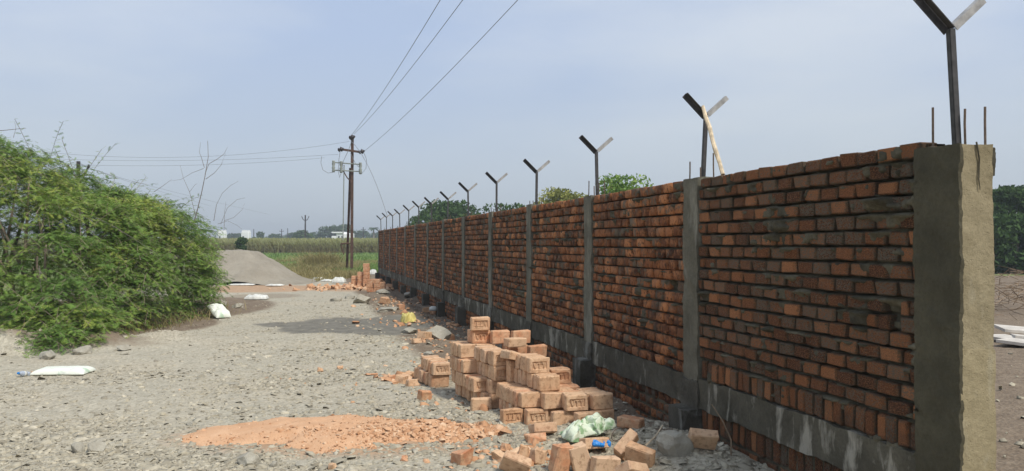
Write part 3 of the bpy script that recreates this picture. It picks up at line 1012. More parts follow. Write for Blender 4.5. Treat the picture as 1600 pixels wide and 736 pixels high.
for name, X, z, c_, n_, frog, upside, red in rows:
    o = cw(X, z)
    for k in range(n_):
        ctr = o + sidev * (SL / 2 + rb.uniform(-0.014, 0.014)) + dirv * (ST_ / 2 + k * (ST_ + 0.009))
        q_ = seen.get((name, c_), 0); seen[(name, c_)] = q_ + 1
        fr = bool(frog) and k == 0
        lab = 'near pile brick, %s course of the %s, %s from front' % (CN[c_], name, ordn(q_))
        if name == 'summit support': lab = 'brick inside the back of the near pile, %s course, %s from front' % (CN[c_], ordn(q_))
        if name == 'summit row': lab = 'redder brick of the summit row in the near pile, %s along' % ordn(q_)
        put_brick((ctr.x, ctr.y, base_h + CH * (c_ + 0.5)), (rb.gauss(0, 0.008), (math.pi if upside else 0) + rb.gauss(0, 0.01), ROT + rb.gauss(0, 0.04)), lab, fr, bool(red) or rb.random() < 0.10)
# single bricks on and round the pile
def at_floor(X, z, hh, rot, lab, **kw):
    p = cw(X, z); put_brick((p.x, p.y, hh), rot, lab, **kw)
at_floor(-0.33, 8.56, base_h + CH * 5.5, (0, math.pi, ROT - 0.05), 'topmost brick of the near pile, its moulded letters upside down', frog=True)
at_floor(0.02, 7.87, base_h + CH * 2 + 0.1, (0, math.pi / 2, ROT + 0.12), 'brick standing on end in the middle of the near pile')
at_floor(-0.01, 7.84, base_h + CH * 2 + 0.25, (math.pi / 2 + 0.22, 0.0, ROT + math.pi / 2 + 0.1), 'brick lying flat on top of the brick stood on end')
at_floor(0.03, 8.30, base_h + CH * 4 + 0.045, (math.pi / 2, 0, ROT + 0.05), 'brick lying flat just below the summit row of the near pile', red=False)
at_floor(0.25, 8.33, base_h + CH * 3.6, (0.06, 0, ROT + 0.12), 'reddish brick lying behind the flat one below the summit', red=True)
at_floor(0.18, 8.40, base_h + CH * 2.6, (0.0, 0, ROT + 0.1), 'brick under the reddish one at the back of the pile', red=False)
at_floor(0.18, 8.40, base_h + CH * 1.6, (0.0, 0, ROT + 0.1), 'second brick down at the back corner of the pile', red=False)
at_floor(0.18, 8.40, base_h + CH * 0.6, (0.0, 0, ROT + 0.1), 'lowest brick at the back corner of the pile', red=False)
def lay(px, py, hh, rot, lab, **kw):
    p = ground(px, py); put_brick((p.x, p.y, p.z + hh), rot, lab, **kw)
lay(752, 643, 0.062, (0.02, 0, ROT - 0.15), 'single brick lying on gravel before the tall stepped row')
lay(848, 679, 0.050, (math.pi / 2 - 0.35, 0.05, 0.10), 'brick lying tilted before the front base row')
lay(1097, 704, 0.085, (0.55, 0.1, -0.25), 'pale orange brick leaning by the stub pier at the wall foot')
lay(985, 669, 0.05, (math.pi / 2, 0.05, -0.75), 'dark reddish brick lying at the wall foot behind the bag', red=True)
lay(905, 738, 0.10, (0.25, 1.25, 0.25), 'brick propped on end at the bottom edge, beside the broken standing one')
lay(945, 740, 0.055, (0.1, 0.1, 0.15), 'brick lying lengthwise at the bottom edge below the blue scrap')
lay(978, 716, 0.11, (0.75, -0.75, 0.2), 'steeply tilted brick resting against the heap near the blue scrap')
lay(1000, 729, 0.085, (0.35, 0.25, -0.75), 'brick turned corner-on, low in the heap by the bottom edge')
lay(988, 745, 0.045, (0.9, 0.3, 0.4), 'brick half out of the bottom edge beneath the corner-on one')
lay(929, 701, 0.045, (math.pi / 2 - 0.25, 0, 0.05), 'brick pinned under the green and white bag')
lay(806, 737, 0.06, (0.55, 0.35, -0.35), 'large brick lying tilted at the bottom edge beside the dust mound')

# broken pieces
def chunk_mesh(seed, L, W_, T_, m_):
    rr = random.Random(seed)
    V_, F_ = chamfer(L, W_, T_, 0.008, 0.012, rr)
    V_ = [Vector(p) for p in V_]
    for p in V_:
        if p.x > 0:
            p.x += rr.uniform(-0.35, 0.1) * L; p.z += rr.uniform(-0.1, 0.1) * T_
    me = bpy.data.meshes.new('broken_brick'); me.from_pydata([tuple(p) for p in V_], [], F_); me.materials.append(m_); me.update()
    return me
chunks = [
 (664, 624, 0.13, 0.115, 0.1, 0.3, 'chunky broken brick alone on gravel before the low left block'),
 (645, 602, 0.14, 0.10, 0.07, 0.2, 'flat broken brick beside the low left block of the pile'),
 (628, 598, 0.11, 0.11, 0.10, 1.0, 'upright broken brick in the rubble beside the low left block'),
 (612, 594, 0.09, 0.08, 0.07, 2.0, 'small broken brick at the outer end of the rubble'),
 (636, 590, 0.13, 0.10, 0.07, 2.6, 'broken brick on top of the rubble beside the low left block'),
 (690, 571, 0.14, 0.10, 0.08, 0.5, 'half brick on the ground behind the low left block'),
 (836, 690, 0.15, 0.09, 0.06, 0.0, 'thin broken brick on gravel in front of the tilted brick'),
 (840, 722, 0.10, 0.10, 0.11, 0.4, 'blocky brick lump standing on gravel beside the broken standing brick'),
 (819, 712, 0.10, 0.07, 0.09, 1.2, 'pointed brick lump left of the blocky one'),
 (723, 724, 0.14, 0.12, 0.11, 0.5, 'largest lump of brick at the stony end of the dust mound'),
 (781, 718, 0.11, 0.09, 0.06, 2.2, 'pale flat brick shard at the end of the dust mound'),
 (789, 703, 0.08, 0.07, 0.06, 0.9, 'small brick bit above the pale flat shard'),
 (876, 736, 0.12, 0.11, 0.20, 0.2, 'broken brick standing upright with a jagged top'),
 (501, 580, 0.07, 0.06, 0.045, 0.2, 'small brick bit alone on the grey track, farther one of two'),
 (532, 576, 0.075, 0.05, 0.04, 0.6, 'small dark brick bit alone on the track, beside its pair'),
 (580, 586, 0.13, 0.07, 0.02, 0.3, 'flat crumbled brick patch on the track before the pile'),
 (668, 488, 0.24, 0.14, 0.12, 0.2, 'orange brick lying on dirt near the white topped tub'),
 (664, 530, 0.22, 0.16, 0.13, 0.9, 'broken orange brick beside the grey cement lump'),
 (702, 531, 0.18, 0.14, 0.12, 0.3, 'squarish orange brick end past the grey cement lump'),
 (652, 536, 0.16, 0.12, 0.08, 0.3, 'dark wet brick piece before the grey cement lump'),
 (602, 474, 0.26, 0.18, 0.16, 1.0, 'orange brick lump among the concrete scraps by the wet patch'),
 (626, 484, 0.22, 0.16, 0.14, 1.8, 'broken brick in the dirt above the yellow bag'),
 (55, 586, 0.08, 0.06, 0.05, 0.7, 'orange brick bit lying beside the plastic bottle'),
 (520, 732, 0.05, 0.05, 0.045, 0.4, 'small orange brick bit near the bottom edge below the dust mound'),
 (632, 718, 0.06, 0.05, 0.03, 1.3, 'thin brick bit just below the dust mound'),
]
for i, (px, py, L, W_, T_, rz, lab) in enumerate(chunks):
    p = ground(px, py)
    o = bpy.data.objects.new('broken_brick', chunk_mesh(500 + i, L, W_, T_, M['brick_red'] if i % 3 == 0 else M['brick']))
    o.location = (p.x, p.y, p.z + T_ * 0.42); o.rotation_euler = (rb.uniform(-0.2, 0.2), rb.uniform(-0.2, 0.2), rz)
    tag(link(o), lab, 'broken brick', 'scattered broken bricks')

# far brick stack beside the pole
FZ = 29.5
def far_block(name, px0, py_base, nx, ndeep, ncourse, z, h0=0.0):
    X0_ = (px0 - 800) * z / FPX
    g0 = h1(cw(X0_, z)) + h0
    cnt = {}
    for c_ in range(ncourse):
        for d in range(ndeep):
            for i in range(nx):
                p = cw(X0_ + (i + 0.5) * 0.207, z + d * 0.094)
                k = cnt.get(c_, 0); cnt[c_] = k + 1
                cname = ordn(c_) if ncourse > 1 else 'only'
                put_brick((p.x + rb.uniform(-.012, .012), p.y, g0 + CH * (c_ + 0.5)), (0, 0, -TH + rb.gauss(0, 0.05)), 'far stack red brick, %s, %s layer, %s in it' % (name, cname, ordn(k)), False, True, 'bricks in the far stack')
far_block('tall narrow column', 567.5, 441, 1, 3, 6, 29.6)
far_block('mid-height column', 558.5, 441, 1, 3, 4, 29.7)
far_block('low column beside the pole', 548.5, 441, 1, 3, 3, 29.8)
far_block('low outer block', 536, 441, 1, 2, 1, 29.5)
far_block('block nearest the wall', 578.5, 441, 2, 3, 2, 29.4)
far_block('front cluster', 573, 462, 2, 2, 3, 26.2)
far_block('low end of the front cluster', 592, 457, 1, 2, 2, 27.2)

# ------------------------------------------------------------------ brick dust mound
cX, cZ = -1.36, 6.88
na, nr = 96, 34
A_ = np.linspace(0, 2 * np.pi, na, endpoint=False)
Rr = np.linspace(0, 1.0, nr)
def dust_edge(a):
    e = 1 + 0.42 * (fbm(np.cos(a) * 2.2 + 5, np.sin(a) * 2.2 + 5, 44.0) - 0.5) * 2 + 0.22 * (fbm(np.cos(a) * 9 + 5, np.sin(a) * 9 + 5, 45.0) - 0.5)
    return e
def dust_point(a, rho):
    ed = dust_edge(a)
    return cX + 1.28 * np.cos(a) * rho * ed - 0.0, cZ + (0.58 - 0.14 * np.cos(a)) * np.sin(a) * rho * ed + 0.10 * np.cos(a) * -1.0 * rho
def dust_h(a, rho):
    X, z = dust_point(a, rho)
    w = CT * X + ST * z, -ST * X + CT * z
    prof = (1 - rho ** 2) * 0.085 * (0.75 + 0.5 * fbm(X * 2.2, z * 2.2, 12.0)) + (fbm(X * 9, z * 9, 14.0) - 0.5) * 0.03 * (1 - rho ** 4)
    return w[0], w[1], H(w[0], w[1]) + prof + 0.012 - 0.05 * rho ** 6
AA, RR = np.meshgrid(A_, Rr)
x, y, h = dust_h(AA.ravel(), RR.ravel())
P = np.stack([x, y, h], 1)
k = np.arange(nr - 1)[:, None] * na; a = np.arange(na)[None, :]
F = np.stack([(k + a).ravel(), (k + (a + 1) % na).ravel(), (k + na + (a + 1) % na).ravel(), (k + na + a).ravel()], 1)[:, ::-1]
me = mesh_np('dust_mound', P, F, M['dust'], True)
tag(link(bpy.data.objects.new('dust_mound', me)), 'low mound of orange brick dust and crumbs spread on the grey track', 'dust mound')

# ------------------------------------------------------------------ scattered chips
def euler_mats(n_, tilt):
    rz = rng.uniform(0, 2 * np.pi, n_); rx = rng.normal(0, tilt, n_); ry = rng.normal(0, tilt, n_)
    cz, sz = np.cos(rz), np.sin(rz); cx, sx = np.cos(rx), np.sin(rx); cy, sy = np.cos(ry), np.sin(ry)
    Z0 = np.zeros(n_); O = np.ones(n_)
    Rz = np.stack([np.stack([cz, -sz, Z0], 1), np.stack([sz, cz, Z0], 1), np.stack([Z0, Z0, O], 1)], 1)
    Rx = np.stack([np.stack([O, Z0, Z0], 1), np.stack([Z0, cx, -sx], 1), np.stack([Z0, sx, cx], 1)], 1)
    Ry = np.stack([np.stack([cy, Z0, sy], 1), np.stack([Z0, O, Z0], 1), np.stack([-sy, Z0, cy], 1)], 1)
    return Rz @ Rx @ Ry
CUBE = np.array([(sx, sy, sz) for sz in (-.5, .5) for sy in (-.5, .5) for sx in (-.5, .5)])
CF = np.array([(0, 2, 3, 1), (4, 5, 7, 6), (0, 1, 5, 4), (2, 6, 7, 3), (0, 4, 6, 2), (1, 3, 7, 5)])
def chips(name, pos, size, flat, tilt, m_, label, jag=0.28):
    n_ = len(pos)
    base = CUBE[None] + rng.uniform(-jag, jag, (n_, 8, 3))
    base[:, 4:, :2] *= 0.72
    sc = np.stack([size * rng.uniform(0.8, 1.5, n_), size * rng.uniform(0.6, 1.1, n_), size * rng.uniform(flat * 0.6, flat * 1.4, n_)], 1)
    R = euler_mats(n_, tilt)
    V_ = np.einsum('nij,nkj->nki', R, base * sc[:, None, :]) + pos[:, None, :]
    F_ = (CF[None, 1:] + (np.arange(n_) * 8)[:, None, None]).reshape(-1, 4)
    me = mesh_np(name, V_.reshape(-1, 3), F_, m_)
    return tag(link(bpy.data.objects.new(name, me)), label, None, None, 'stuff')
def scatter(n_, zlo, zhi, pw=1.3):
    u = rng.uniform(0, 1, n_)
    z = (zlo ** (1 - pw) + u * (zhi ** (1 - pw) - zlo ** (1 - pw))) ** (1 / (1 - pw))
    X = rng.uniform(-0.72, 0.42, n_) * z
    x = X * CT + z * ST; y = -X * ST + z * CT
    return X, z, x, y
X, z, x, y = scatter(125000, 4.6, 26, 1.6)
keep = (x < WX - 0.02) & ~((ell(X, z, cX, cZ, 1.05, 0.46) > 0.5) & (rng.uniform(0, 1, len(X)) < 0.93))
keep &= ~((wet_mask(X, z) > 0.45) & (rng.uniform(0, 1, len(X)) < 0.90))
keep &= ~((soil_mask(x, y) > 0.5) & (rng.uniform(0, 1, len(X)) < 0.6))
keep &= (z < 20 + 8 * rng.uniform(0, 1, len(X)))
dens = fbm(x * 0.9, y * 0.9, 61.0)
trk = np.exp(-((x + 1.7 + 0.25 * np.sin(y * 0.35)) / 0.32) ** 4) + np.exp(-((x + 3.4 + 0.25 * np.sin(y * 0.35)) / 0.36) ** 4)
leftfade = sst(-3.0, -6.5, X + (dens - 0.5) * 3)
keep &= rng.uniform(0, 1, len(X)) < (0.25 + 1.0 * sst(0.35, 0.62, dens)) * (1 - 0.45 * leftfade) * (1 - 0.6 * trk * sst(0.3, 0.55, fbm(x * 0.7, y * 0.5, 81.0)))
X, z, x, y = X[keep], z[keep], x[keep], y[keep]
size = np.exp(rng.normal(math.log(0.017), 0.52, len(x))) * (1 + 0.022 * z) * (1 - 0.3 * sst(-3, -6, X))
chips('gravel', np.stack([x, y, H(x, y) + size * 0.06], 1), np.clip(size, 0.008, 0.075), 0.30, 0.26, M['chips'], 'crushed grey stone chips covering the track')

# crumbs on and around the dust mound, in the far rubble and along the wall
n_ = 5200
a = rng.uniform(0, 2 * np.pi, n_); rho = np.sqrt(rng.uniform(0, 1, n_)) * 1.04
wgt = (0.05 + 0.95 * sst(-0.25, 0.75, np.cos(a) * rho + 0.1)) * np.where(np.sin(a) > 0.35, 0.35, 1.0) + 0.35 * (np.sin(a) * rho < -0.3)
kp = rng.uniform(0, 1, n_) < wgt
a, rho = a[kp], rho[kp]
x, y, h = dust_h(a, np.minimum(rho, 1))
Xl = np.cos(a) * rho
s1 = np.exp(rng.normal(math.log(0.011), 0.5, len(x))) * (1 + 1.0 * sst(0.1, 0.9, Xl))
pos = [np.stack([x, y, h + s1 * 0.15], 1)]; sz = [s1]
for px, py, dX, dz, cnt, ms, spread in ((560, 449, 1.9, 1.6, 420, 0.085, 0), (618, 592, 0.28, 0.35, 50, 0.045, 0), (760, 640, 0.5, 0.5, 50, 0.022, 0), (790, 715, 0.45, 0.3, 70, 0.035, 0), (655, 500, 1.0, 1.6, 90, 0.05, 0), (690, 520, 0.7, 2.2, 110, 0.035, 0), (640, 470, 0.9, 3.0, 90, 0.06, 0), (690, 560, 0.6, 1.5, 40, 0.03, 0), (540, 600, 1.8, 1.5, 26, 0.022, 0), (850, 720, 0.6, 0.25, 60, 0.03, 0)):
    p = gp(px, py); Xa, za = wc(p.x, p.y)
    X_ = Xa + rng.normal(0, dX * 0.5, cnt); z_ = za + rng.normal(0, dz * 0.5, cnt)
    x_ = X_ * CT + z_ * ST; y_ = -X_ * ST + z_ * CT
    ok = x_ < WX - 0.1
    x_, y_ = x_[ok], y_[ok]
    s_ = np.exp(rng.normal(math.log(ms), 0.4, len(x_)))
    pos.append(np.stack([x_, y_, H(x_, y_) + s_ * 0.2], 1)); sz.append(s_)
chips('brick_rubble', np.concatenate(pos), np.concatenate(sz), 0.5, 0.45, M['crumb'], 'small orange brick crumbs on the mound and around the stacks')

# ------------------------------------------------------------------ stones that stand out
stones = [
 (388, 724, 0.105, 0.6, 'pale grey stone below the tip of the dust mound'),
 (152, 705, 0.085, 0.7, 'rounded grey stone lying near the bottom edge of the track'),
 (124, 706, 0.07, 0.9, 'dark upright stone flake beside the rounded grey stone'),
 (186, 700, 0.045, 0.6, 'small flat stone beyond the rounded grey one'),
 (298, 664, 0.05, 0.5, 'dark edged pebble on the track past the dust mound tip'),
 (700, 658, 0.06, 0.7, 'pale rounded stone beyond the dust mound'),
 (686, 656, 0.045, 0.7, 'brownish stone beside the pale rounded one'),
 (720, 662, 0.05, 0.6, 'whitish flat stone just past the pale rounded one'),
 (1052, 708, 0.19, 0.7, 'big grey brown lump of hardened cement at the wall foot'),
 (684, 531, 0.30, 0.55, 'grey hardened cement lump on the dirt by the wall'),
 (566, 474, 0.28, 0.75, 'angular grey boulder before the far brick stack'),
 (546, 467, 0.20, 0.5, 'low pale stone beside the angular boulder'),
 (525, 470, 0.24, 0.4, 'flat grey stone on the track outside the angular boulder'),
 (640, 462, 0.42, 0.22, 'wide flat slab of broken concrete by the wall foot'),
 (606, 486, 0.36, 0.2, 'flat concrete scrap at the edge of the wet patch'),
 (600, 459, 0.30, 0.35, 'grey rubble stone close to the far stack front'),
 (348, 478, 0.20, 0.6, 'dark soil clod near the thorn shrub'),
 (372, 481, 0.18, 0.6, 'lumpy dark clod beside the thorn shrub edge'),
 (640, 520, 0.20, 0.35, 'pale crusted cement lump below the yellow bag'),
 (670, 553, 0.09, 0.35, 'thin white stone flake on gravel behind the pile'),
 (600, 606, 0.11, 0.2, 'thin flat stone flake on gravel beside the pile'),
 (130, 552, 0.15, 0.6, 'grey soil clod under the shrub above the white sack'),
 (75, 560, 0.16, 0.55, 'broad soil clod above the plastic bottle'),
 (195, 546, 0.12, 0.5, 'small soil clod at the shrub foot past the white sack'),
 (235, 720, 0.05, 0.5, 'little stone near the bottom edge between track and mound'),
 (470, 728, 0.055, 0.6, 'grey stone at the bottom edge below the dust mound'),
 (430, 727, 0.045, 0.6, 'tiny grey stone next to the pale one below the mound'),
 (360, 600, 0.12, 0.12, 'thin triangular stone flake lying on the open track'),
]
for i, (px, py, s_, fl, lab) in enumerate(stones):
    p = ground(px, py)
    o = bpy.data.objects.new('stone', rock_mesh('stone', s_, 900 + i, M['rubble_stone'], fl, 11))
    o.location = (p.x, p.y, p.z + s_ * fl * 0.42)
    o.rotation_euler = (0, 0, i * 1.3)
    tag(link(o), lab, 'stone')

# ------------------------------------------------------------------ sand heap
cXs, cZs = -12.6, 33.6
nu, nv = 90, 60
U, Vv = np.meshgrid(np.linspace(-4.4, 4.6, nu), np.linspace(-2.6, 2.9, nv))
dx = np.maximum(np.abs(U) - 1.9, 0); dx = np.where(U > 0, np.maximum(U - 2.1, 0), np.maximum(-U - 1.9, 0)); dz = np.maximum(np.abs(Vv) - 0.55, 0)
d = np.sqrt(dx ** 2 + dz ** 2)
hs = 1.30 - 0.60 * d
hs = np.minimum(hs, 1.27 + 0.03 * np.sin(U * 1.1)) + (fbm(U * 1.2, Vv * 1.2, 6.0) - 0.5) * 0.20 + (fbm(U * 3.5, Vv * 0.7, 7.0) - 0.5) * 0.10 + (fbm(U * 5, Vv * 5, 8.0) - 0.5) * 0.05
hs = np.where(hs < 0.22, 0.22 - (0.22 - hs) * 0.45, hs)
Xs = cXs + U; Zs = cZs + Vv
P = np.stack([(Xs * CT + Zs * ST).ravel(), (-Xs * ST + Zs * CT).ravel(), (hs - 0.03).ravel()], 1)
P[:, 2] = np.maximum(P[:, 2], -0.3)
ii, jj = np.meshgrid(np.arange(nu - 1), np.arange(nv - 1)); q = (jj * nu + ii).ravel()
me = mesh_np('sand_heap', P, np.stack([q, q + 1, q + 1 + nu, q + nu], 1), M['sand'], True)
tag(link(bpy.data.objects.new('sand_heap', me)), 'flat topped heap of grey sand beside the thorn shrubs', 'sand heap')

# ------------------------------------------------------------------ sacks, bags and litter
def sack(name, loc, L, W_, T_, rz, m_, label, cat, seed, wr=0.25, pitch=0.0, nose=0.0):
    nu, nv = 44, 26
    u, v_ = np.meshgrid(np.linspace(-1, 1, nu), np.linspace(-1, 1, nv))
    u = u.ravel(); v_ = v_.ravel()
    edge = np.sqrt(np.clip((1 - u ** 6) * (1 - v_ ** 4), 0, 1))
    wid = 1 + 0.10 * (noise2(u * 2.2 + seed, u * 0 + 1, 3.0) - 0.5) * 2 - nose * sst(0.2, 1.0, u)
    n_ = (fbm(u * 2.0 + seed, v_ * 1.6, 5.0 + seed, 4) - 0.5) * 2
    cre = np.abs(fbm(u * 3.0 + seed * 2, v_ * 2.5 + 4, 8.0 + seed, 3) - 0.5) * 2
    x = u * L / 2 * (1 + 0.05 * (noise2(v_ * 2 + seed, v_ * 0, 2.0) - 0.5)); y = v_ * W_ / 2 * wid
    top = T_ * edge * (0.75 + wr * n_ - wr * 0.6 * cre) + 0.006
    if wr >= 0.5:
        rid = 1 - np.abs(fbm(u * 1.7 + seed * 1.3, v_ * 1.5 + 2.0, 18.0 + seed, 2) - 0.5) * 4.5
        r2 = 1 - np.abs(fbm(u * 4.2 + seed, v_ * 3.6, 28.0 + seed, 2) - 0.5) * 4.0
        top = T_ * edge * np.clip(0.30 + 0.62 * np.clip(rid, -0.3, 1) + 0.22 * np.clip(r2, -0.5, 1), 0.05, 1.3) + 0.006
        x = x + (fbm(u * 1.4 + 9, v_ * 2.4 + seed, 40.0, 2) - 0.5) * L * 0.42
        y = y + (fbm(u * 2.6 + seed, v_ * 1.4 + 3, 41.0, 2) - 0.5) * W_ * 0.75
    bot = -0.02 * edge
    V_ = np.concatenate([np.stack([x, y, top], 1), np.stack([x, y, bot], 1)])
    ii, jj = np.meshgrid(np.arange(nu - 1), np.arange(nv - 1)); q = (jj * nu + ii).ravel()
    Ft = np.stack([q, q + 1, q + 1 + nu, q + nu], 1); n0 = nu * nv
    Fb = Ft[:, ::-1] + n0
    rim = [j for j in range(nu)] + [i * nu + nu - 1 for i in range(1, nv)] + [(nv - 1) * nu + j for j in range(nu - 2, -1, -1)] + [i * nu for i in range(nv - 2, 0, -1)]
    rim = np.array(rim); nx = np.roll(rim, -1)
    Fr = np.stack([rim, rim + n0, nx + n0, nx], 1)
    me = mesh_np(name, V_, np.concatenate([Ft, Fb, Fr]), m_, True)
    o = bpy.data.objects.new(name, me)
    o.location = loc; o.rotation_euler = (0, pitch, rz)
    return tag(link(o), label, cat)
def gl(px, py, up=0.02):
    p = ground(px, py); return (p.x, p.y, p.z + up)
sack('sack', gl(101, 584), 0.62, 0.36, 0.085, -TH + 0.05, M['sack_print'], 'white woven sack lying flat on the track with faint green print', 'sack', 1, 0.12)
sack('sack', gl(343, 496, 0.12), 0.60, 0.34, 0.12, -TH - 0.9, M['sack_print'], 'crumpled white and green sack at the corner of the thorn shrub', 'sack', 2, 0.4, 0.35)
sack('sack', gl(401, 468), 0.62, 0.40, 0.16, -TH + 0.1, M['sack_white'], 'small crumpled dirty white sack on the far track', 'sack', 3, 0.45)
sack('sack', gl(420, 444), 0.75, 0.5, 0.06, -TH + 0.1, M['sack_white'], 'flat white sheet lying before the sand heap', 'sheet', 4, 0.3)
sack('sack', gl(430, 447), 0.6, 0.35, 0.06, -TH - 0.2, M['sack_white'], 'smaller flat white scrap next to the sheet by the sand heap', 'sheet', 5, 0.3)
sack('sack', gl(378, 446), 0.9, 0.4, 0.05, -TH + 0.1, M['sack_white'], 'thin pale scrap partly behind the thorn shrub edge', 'sheet', 6, 0.3)
sack('sack', gl(497, 437), 0.55, 0.35, 0.10, -TH + 0.3, M['sack_white'], 'thin white sack on the ground outside the far brick stack', 'sack', 7, 0.3)
sack('sack', gl(512, 440), 0.5, 0.35, 0.09, -TH - 0.35, M['sack_white'], 'white sack between two others by the far brick stack', 'sack', 8, 0.3)
sack('sack', gl(530, 442), 0.50, 0.45, 0.24, -TH, M['sack_white'], 'bulging white sack against the far brick stack', 'sack', 9, 0.25)
sack('sack', gl(583, 429), 0.35, 0.4, 0.3, -TH, M['sack_white'], 'white sack between far brick stack and wall end', 'sack', 10, 0.25)
sack('sack', gl(454, 423), 0.8, 0.5, 0.12, -TH, M['sack_white'], 'lone white scrap on the weeds beside the sand heap', 'sheet', 11, 0.25)
sack('plastic_bag', gl(638, 504), 0.30, 0.28, 0.17, -TH + 0.2, M['yellow_plastic'], 'crumpled yellow plastic bag beside the wet patch', 'bag', 12, 0.55, 0.0, 0.5)
sack('plastic_bag', gl(917, 684, 0.05), 0.44, 0.22, 0.095, 0.25, M['bag_green'], 'crumpled green and white printed bag in front of the brick pile', 'bag', 13, 0.5, -0.12)
sack('plastic_scrap', gl(937, 705, 0.055), 0.15, 0.09, 0.035, 0.1, M['blue_plastic'], 'bright blue plastic scrap among the loose bricks', 'scrap', 14, 0.6, 0.1)
# bottle
bt = empty('bottle', gl(38, 588, 0.034), 'clear plastic bottle with dark cap lying beside the white sack', 'bottle')
Rb = Matrix.Rotation(math.radians(78), 3, 'X') 
Rb = Matrix.Rotation(-0.35, 3, 'Z') @ Rb
mb = MB(); mb.lathe([(0.026, -0.09), (0.031, -0.08), (0.031, -0.03), (0.028, -0.02), (0.031, -0.01), (0.031, 0.03), (0.024, 0.06), (0.013, 0.075), (0.012, 0.085)], 14, Rb)
mb.build('body', M['clear_plastic'], bt, True)
mb = MB(); mb.lathe([(0.0145, 0.083), (0.0145, 0.100), (0.013, 0.102)], 12, Rb); mb.build('cap', M['blue_plastic'], bt, True)
mb = MB(); mb.lathe([(0.0318, -0.028), (0.0318, 0.012)], 14, Rb); mb.build('wrapper', M['sack_white'], bt, True)
# tub
tb = empty('tub', gl(677, 491, 0.0), 'small white topped tub on the dirt at the wall foot', 'tub')
mb = MB(); mb.lathe([(0.07, 0.0), (0.085, 0.05), (0.09, 0.10)], 14); mb.build('body', M['brick_red'], tb, True)
mb = MB(); mb.lathe([(0.098, 0.09), (0.10, 0.13), (0.085, 0.17), (0.04, 0.19)], 14); mb.build('lid', M['sack_white'], tb, True)
# twig and wire scraps at the wall foot
mb = MB(); p = ground(1008, 700)
mb.tube([(0, 0, 0.02), (0.10, 0.05, 0.07), (0.2, 0.14, 0.13)], [0.008, 0.006, 0.004], 5)
o = mb.build('twig', M['wood']); o.location = p; tag(o, 'thin dry twig sticking out of rubble at the wall foot', 'twig')
mb = MB(); p = ground(965, 690)
mb.tube([(0.05 * math.cos(a_), 0.02 * math.sin(a_), 0.06 + 0.045 * math.sin(a_ + 0.6)) for a_ in np.linspace(0, 5.2, 16)], 0.004, 5)
o = mb.build('wire_loop', M['rebar']); o.location = p; tag(o, 'rusty loop of wire on the rubble beside the green bag', 'wire')
mb = MB(); p = Vector((WX - 0.16, 5.42, h1((WX - 0.16, 5.42))))
mb.tube([(0, 0, -0.02), (0.03, 0.05, 0.1), (0.01, 0.14, 0.22), (-0.02, 0.25, 0.32)], [0.006, 0.006, 0.005, 0.003], 5)
o = mb.build('root', M['twig']); o.location = p; tag(o, 'thin bent root rising against the plinth of the first bay', 'root')

# ------------------------------------------------------------------ electric pole
PZ = 43.0
pb = cw((549.5 - 800) * PZ / FPX, PZ); pb.z = h1(pb)
pole = empty('electric_pole', pb, 'rusty double legged steel electric pole beyond the wall end', 'electric pole', rz=-TH)
k = PZ / FPX
def pl(px, py, dz=0.0):      # photo position to the pole's own frame
    return Vector(((px - 549.5) * k, dz, EYE + (HOR - py) * k - pb.z))
def channel(name, p0, p1, w_, dpt, parent, m_):
    mb = MB()
    d = (p1 - p0); L = d.length; d.normalize()
    n_ = Vector((0, 1, 0)); n_ = (n_ - d * n_.dot(d)).normalized(); s_ = n_.cross(d)
    R = Matrix((d, s_, n_)).transposed(); c_ = (p0 + p1) / 2
    mb.box(c_, (L, w_ * 0.3, dpt), R)
    mb.box(c_ - n_ * dpt / 2, (L, w_, 0.02), R); mb.box(c_ + n_ * dpt / 2, (L, w_, 0.02), R)
    return mb.build(name, m_, parent)
channel('leg', Vector((0, 0, -0.3)), pl(550.3, 211), 0.12, 0.15, pole, M['rust'])
channel('leg', Vector((-0.36, 0.5, -0.3)), pl(546.6, 262, 0.12), 0.10, 0.13, pole, M['rust'])
ca = MB(); a0, a1 = pl(532, 233.5, -0.14), pl(567.5, 238.5, -0.14)
d = (a1 - a0); R = Matrix((d.normalized(), Vector((0, 1, 0)), d.normalized().cross(Vector((0, 1, 0))))).transposed()
ca.box((a0 + a1) / 2, (d.length, 0.09, 0.11), R); arm_o = ca.build('cross_arm', M['rust'], pole)
def ins(px, py, s_=1.0, up=0.0):
    mb = MB(); c_ = pl(px, py, -0.2); 
    mb.lathe([(0.03 * s_, -0.14 * s_), (0.10 * s_, -0.10 * s_), (0.06 * s_, -0.03 * s_), (0.125 * s_, 0.02 * s_), (0.07 * s_, 0.08 * s_), (0.03 * s_, 0.14 * s_)], 10, Matrix.Rotation(up, 3, 'Y'))
    o = mb.build('insulator', M['insulator'], arm_o, True); o.location = c_
ins(533.5, 234, 1.15, 1.3); ins(566, 237.5, 1.15, 1.3); ins(551, 215, 1.2, 1.3)
for py0, py1 in ((254, 257.5), (266, 268.5)):
    mb = MB(); mb.tube([pl(521, py0, -0.16), pl(566, py1, -0.16)], 0.035, 6); bar_o = mb.build('cross_bar', M['pale_steel'], pole)
for px, py in ((522, 260), (534, 261), (564, 263)):
    mb = MB(); mb.lathe([(0.05, -0.32), (0.09, -0.26), (0.06, -0.18), (0.09, -0.08), (0.05, 0.0), (0.09, 0.1), (0.06, 0.2), (0.08, 0.28)], 9)
    o = mb.build('fuse_holder', M['pale_steel'], bar_o, True); o.location = pl(px, py, -0.18)
mb = MB(); mb.tube([pl(538, 258, -0.1), pl(537.5, 300, -0.1), pl(536.5, 376, -0.1)], 0.028, 6); mb.build('conduit', M['pale_steel'], pole)
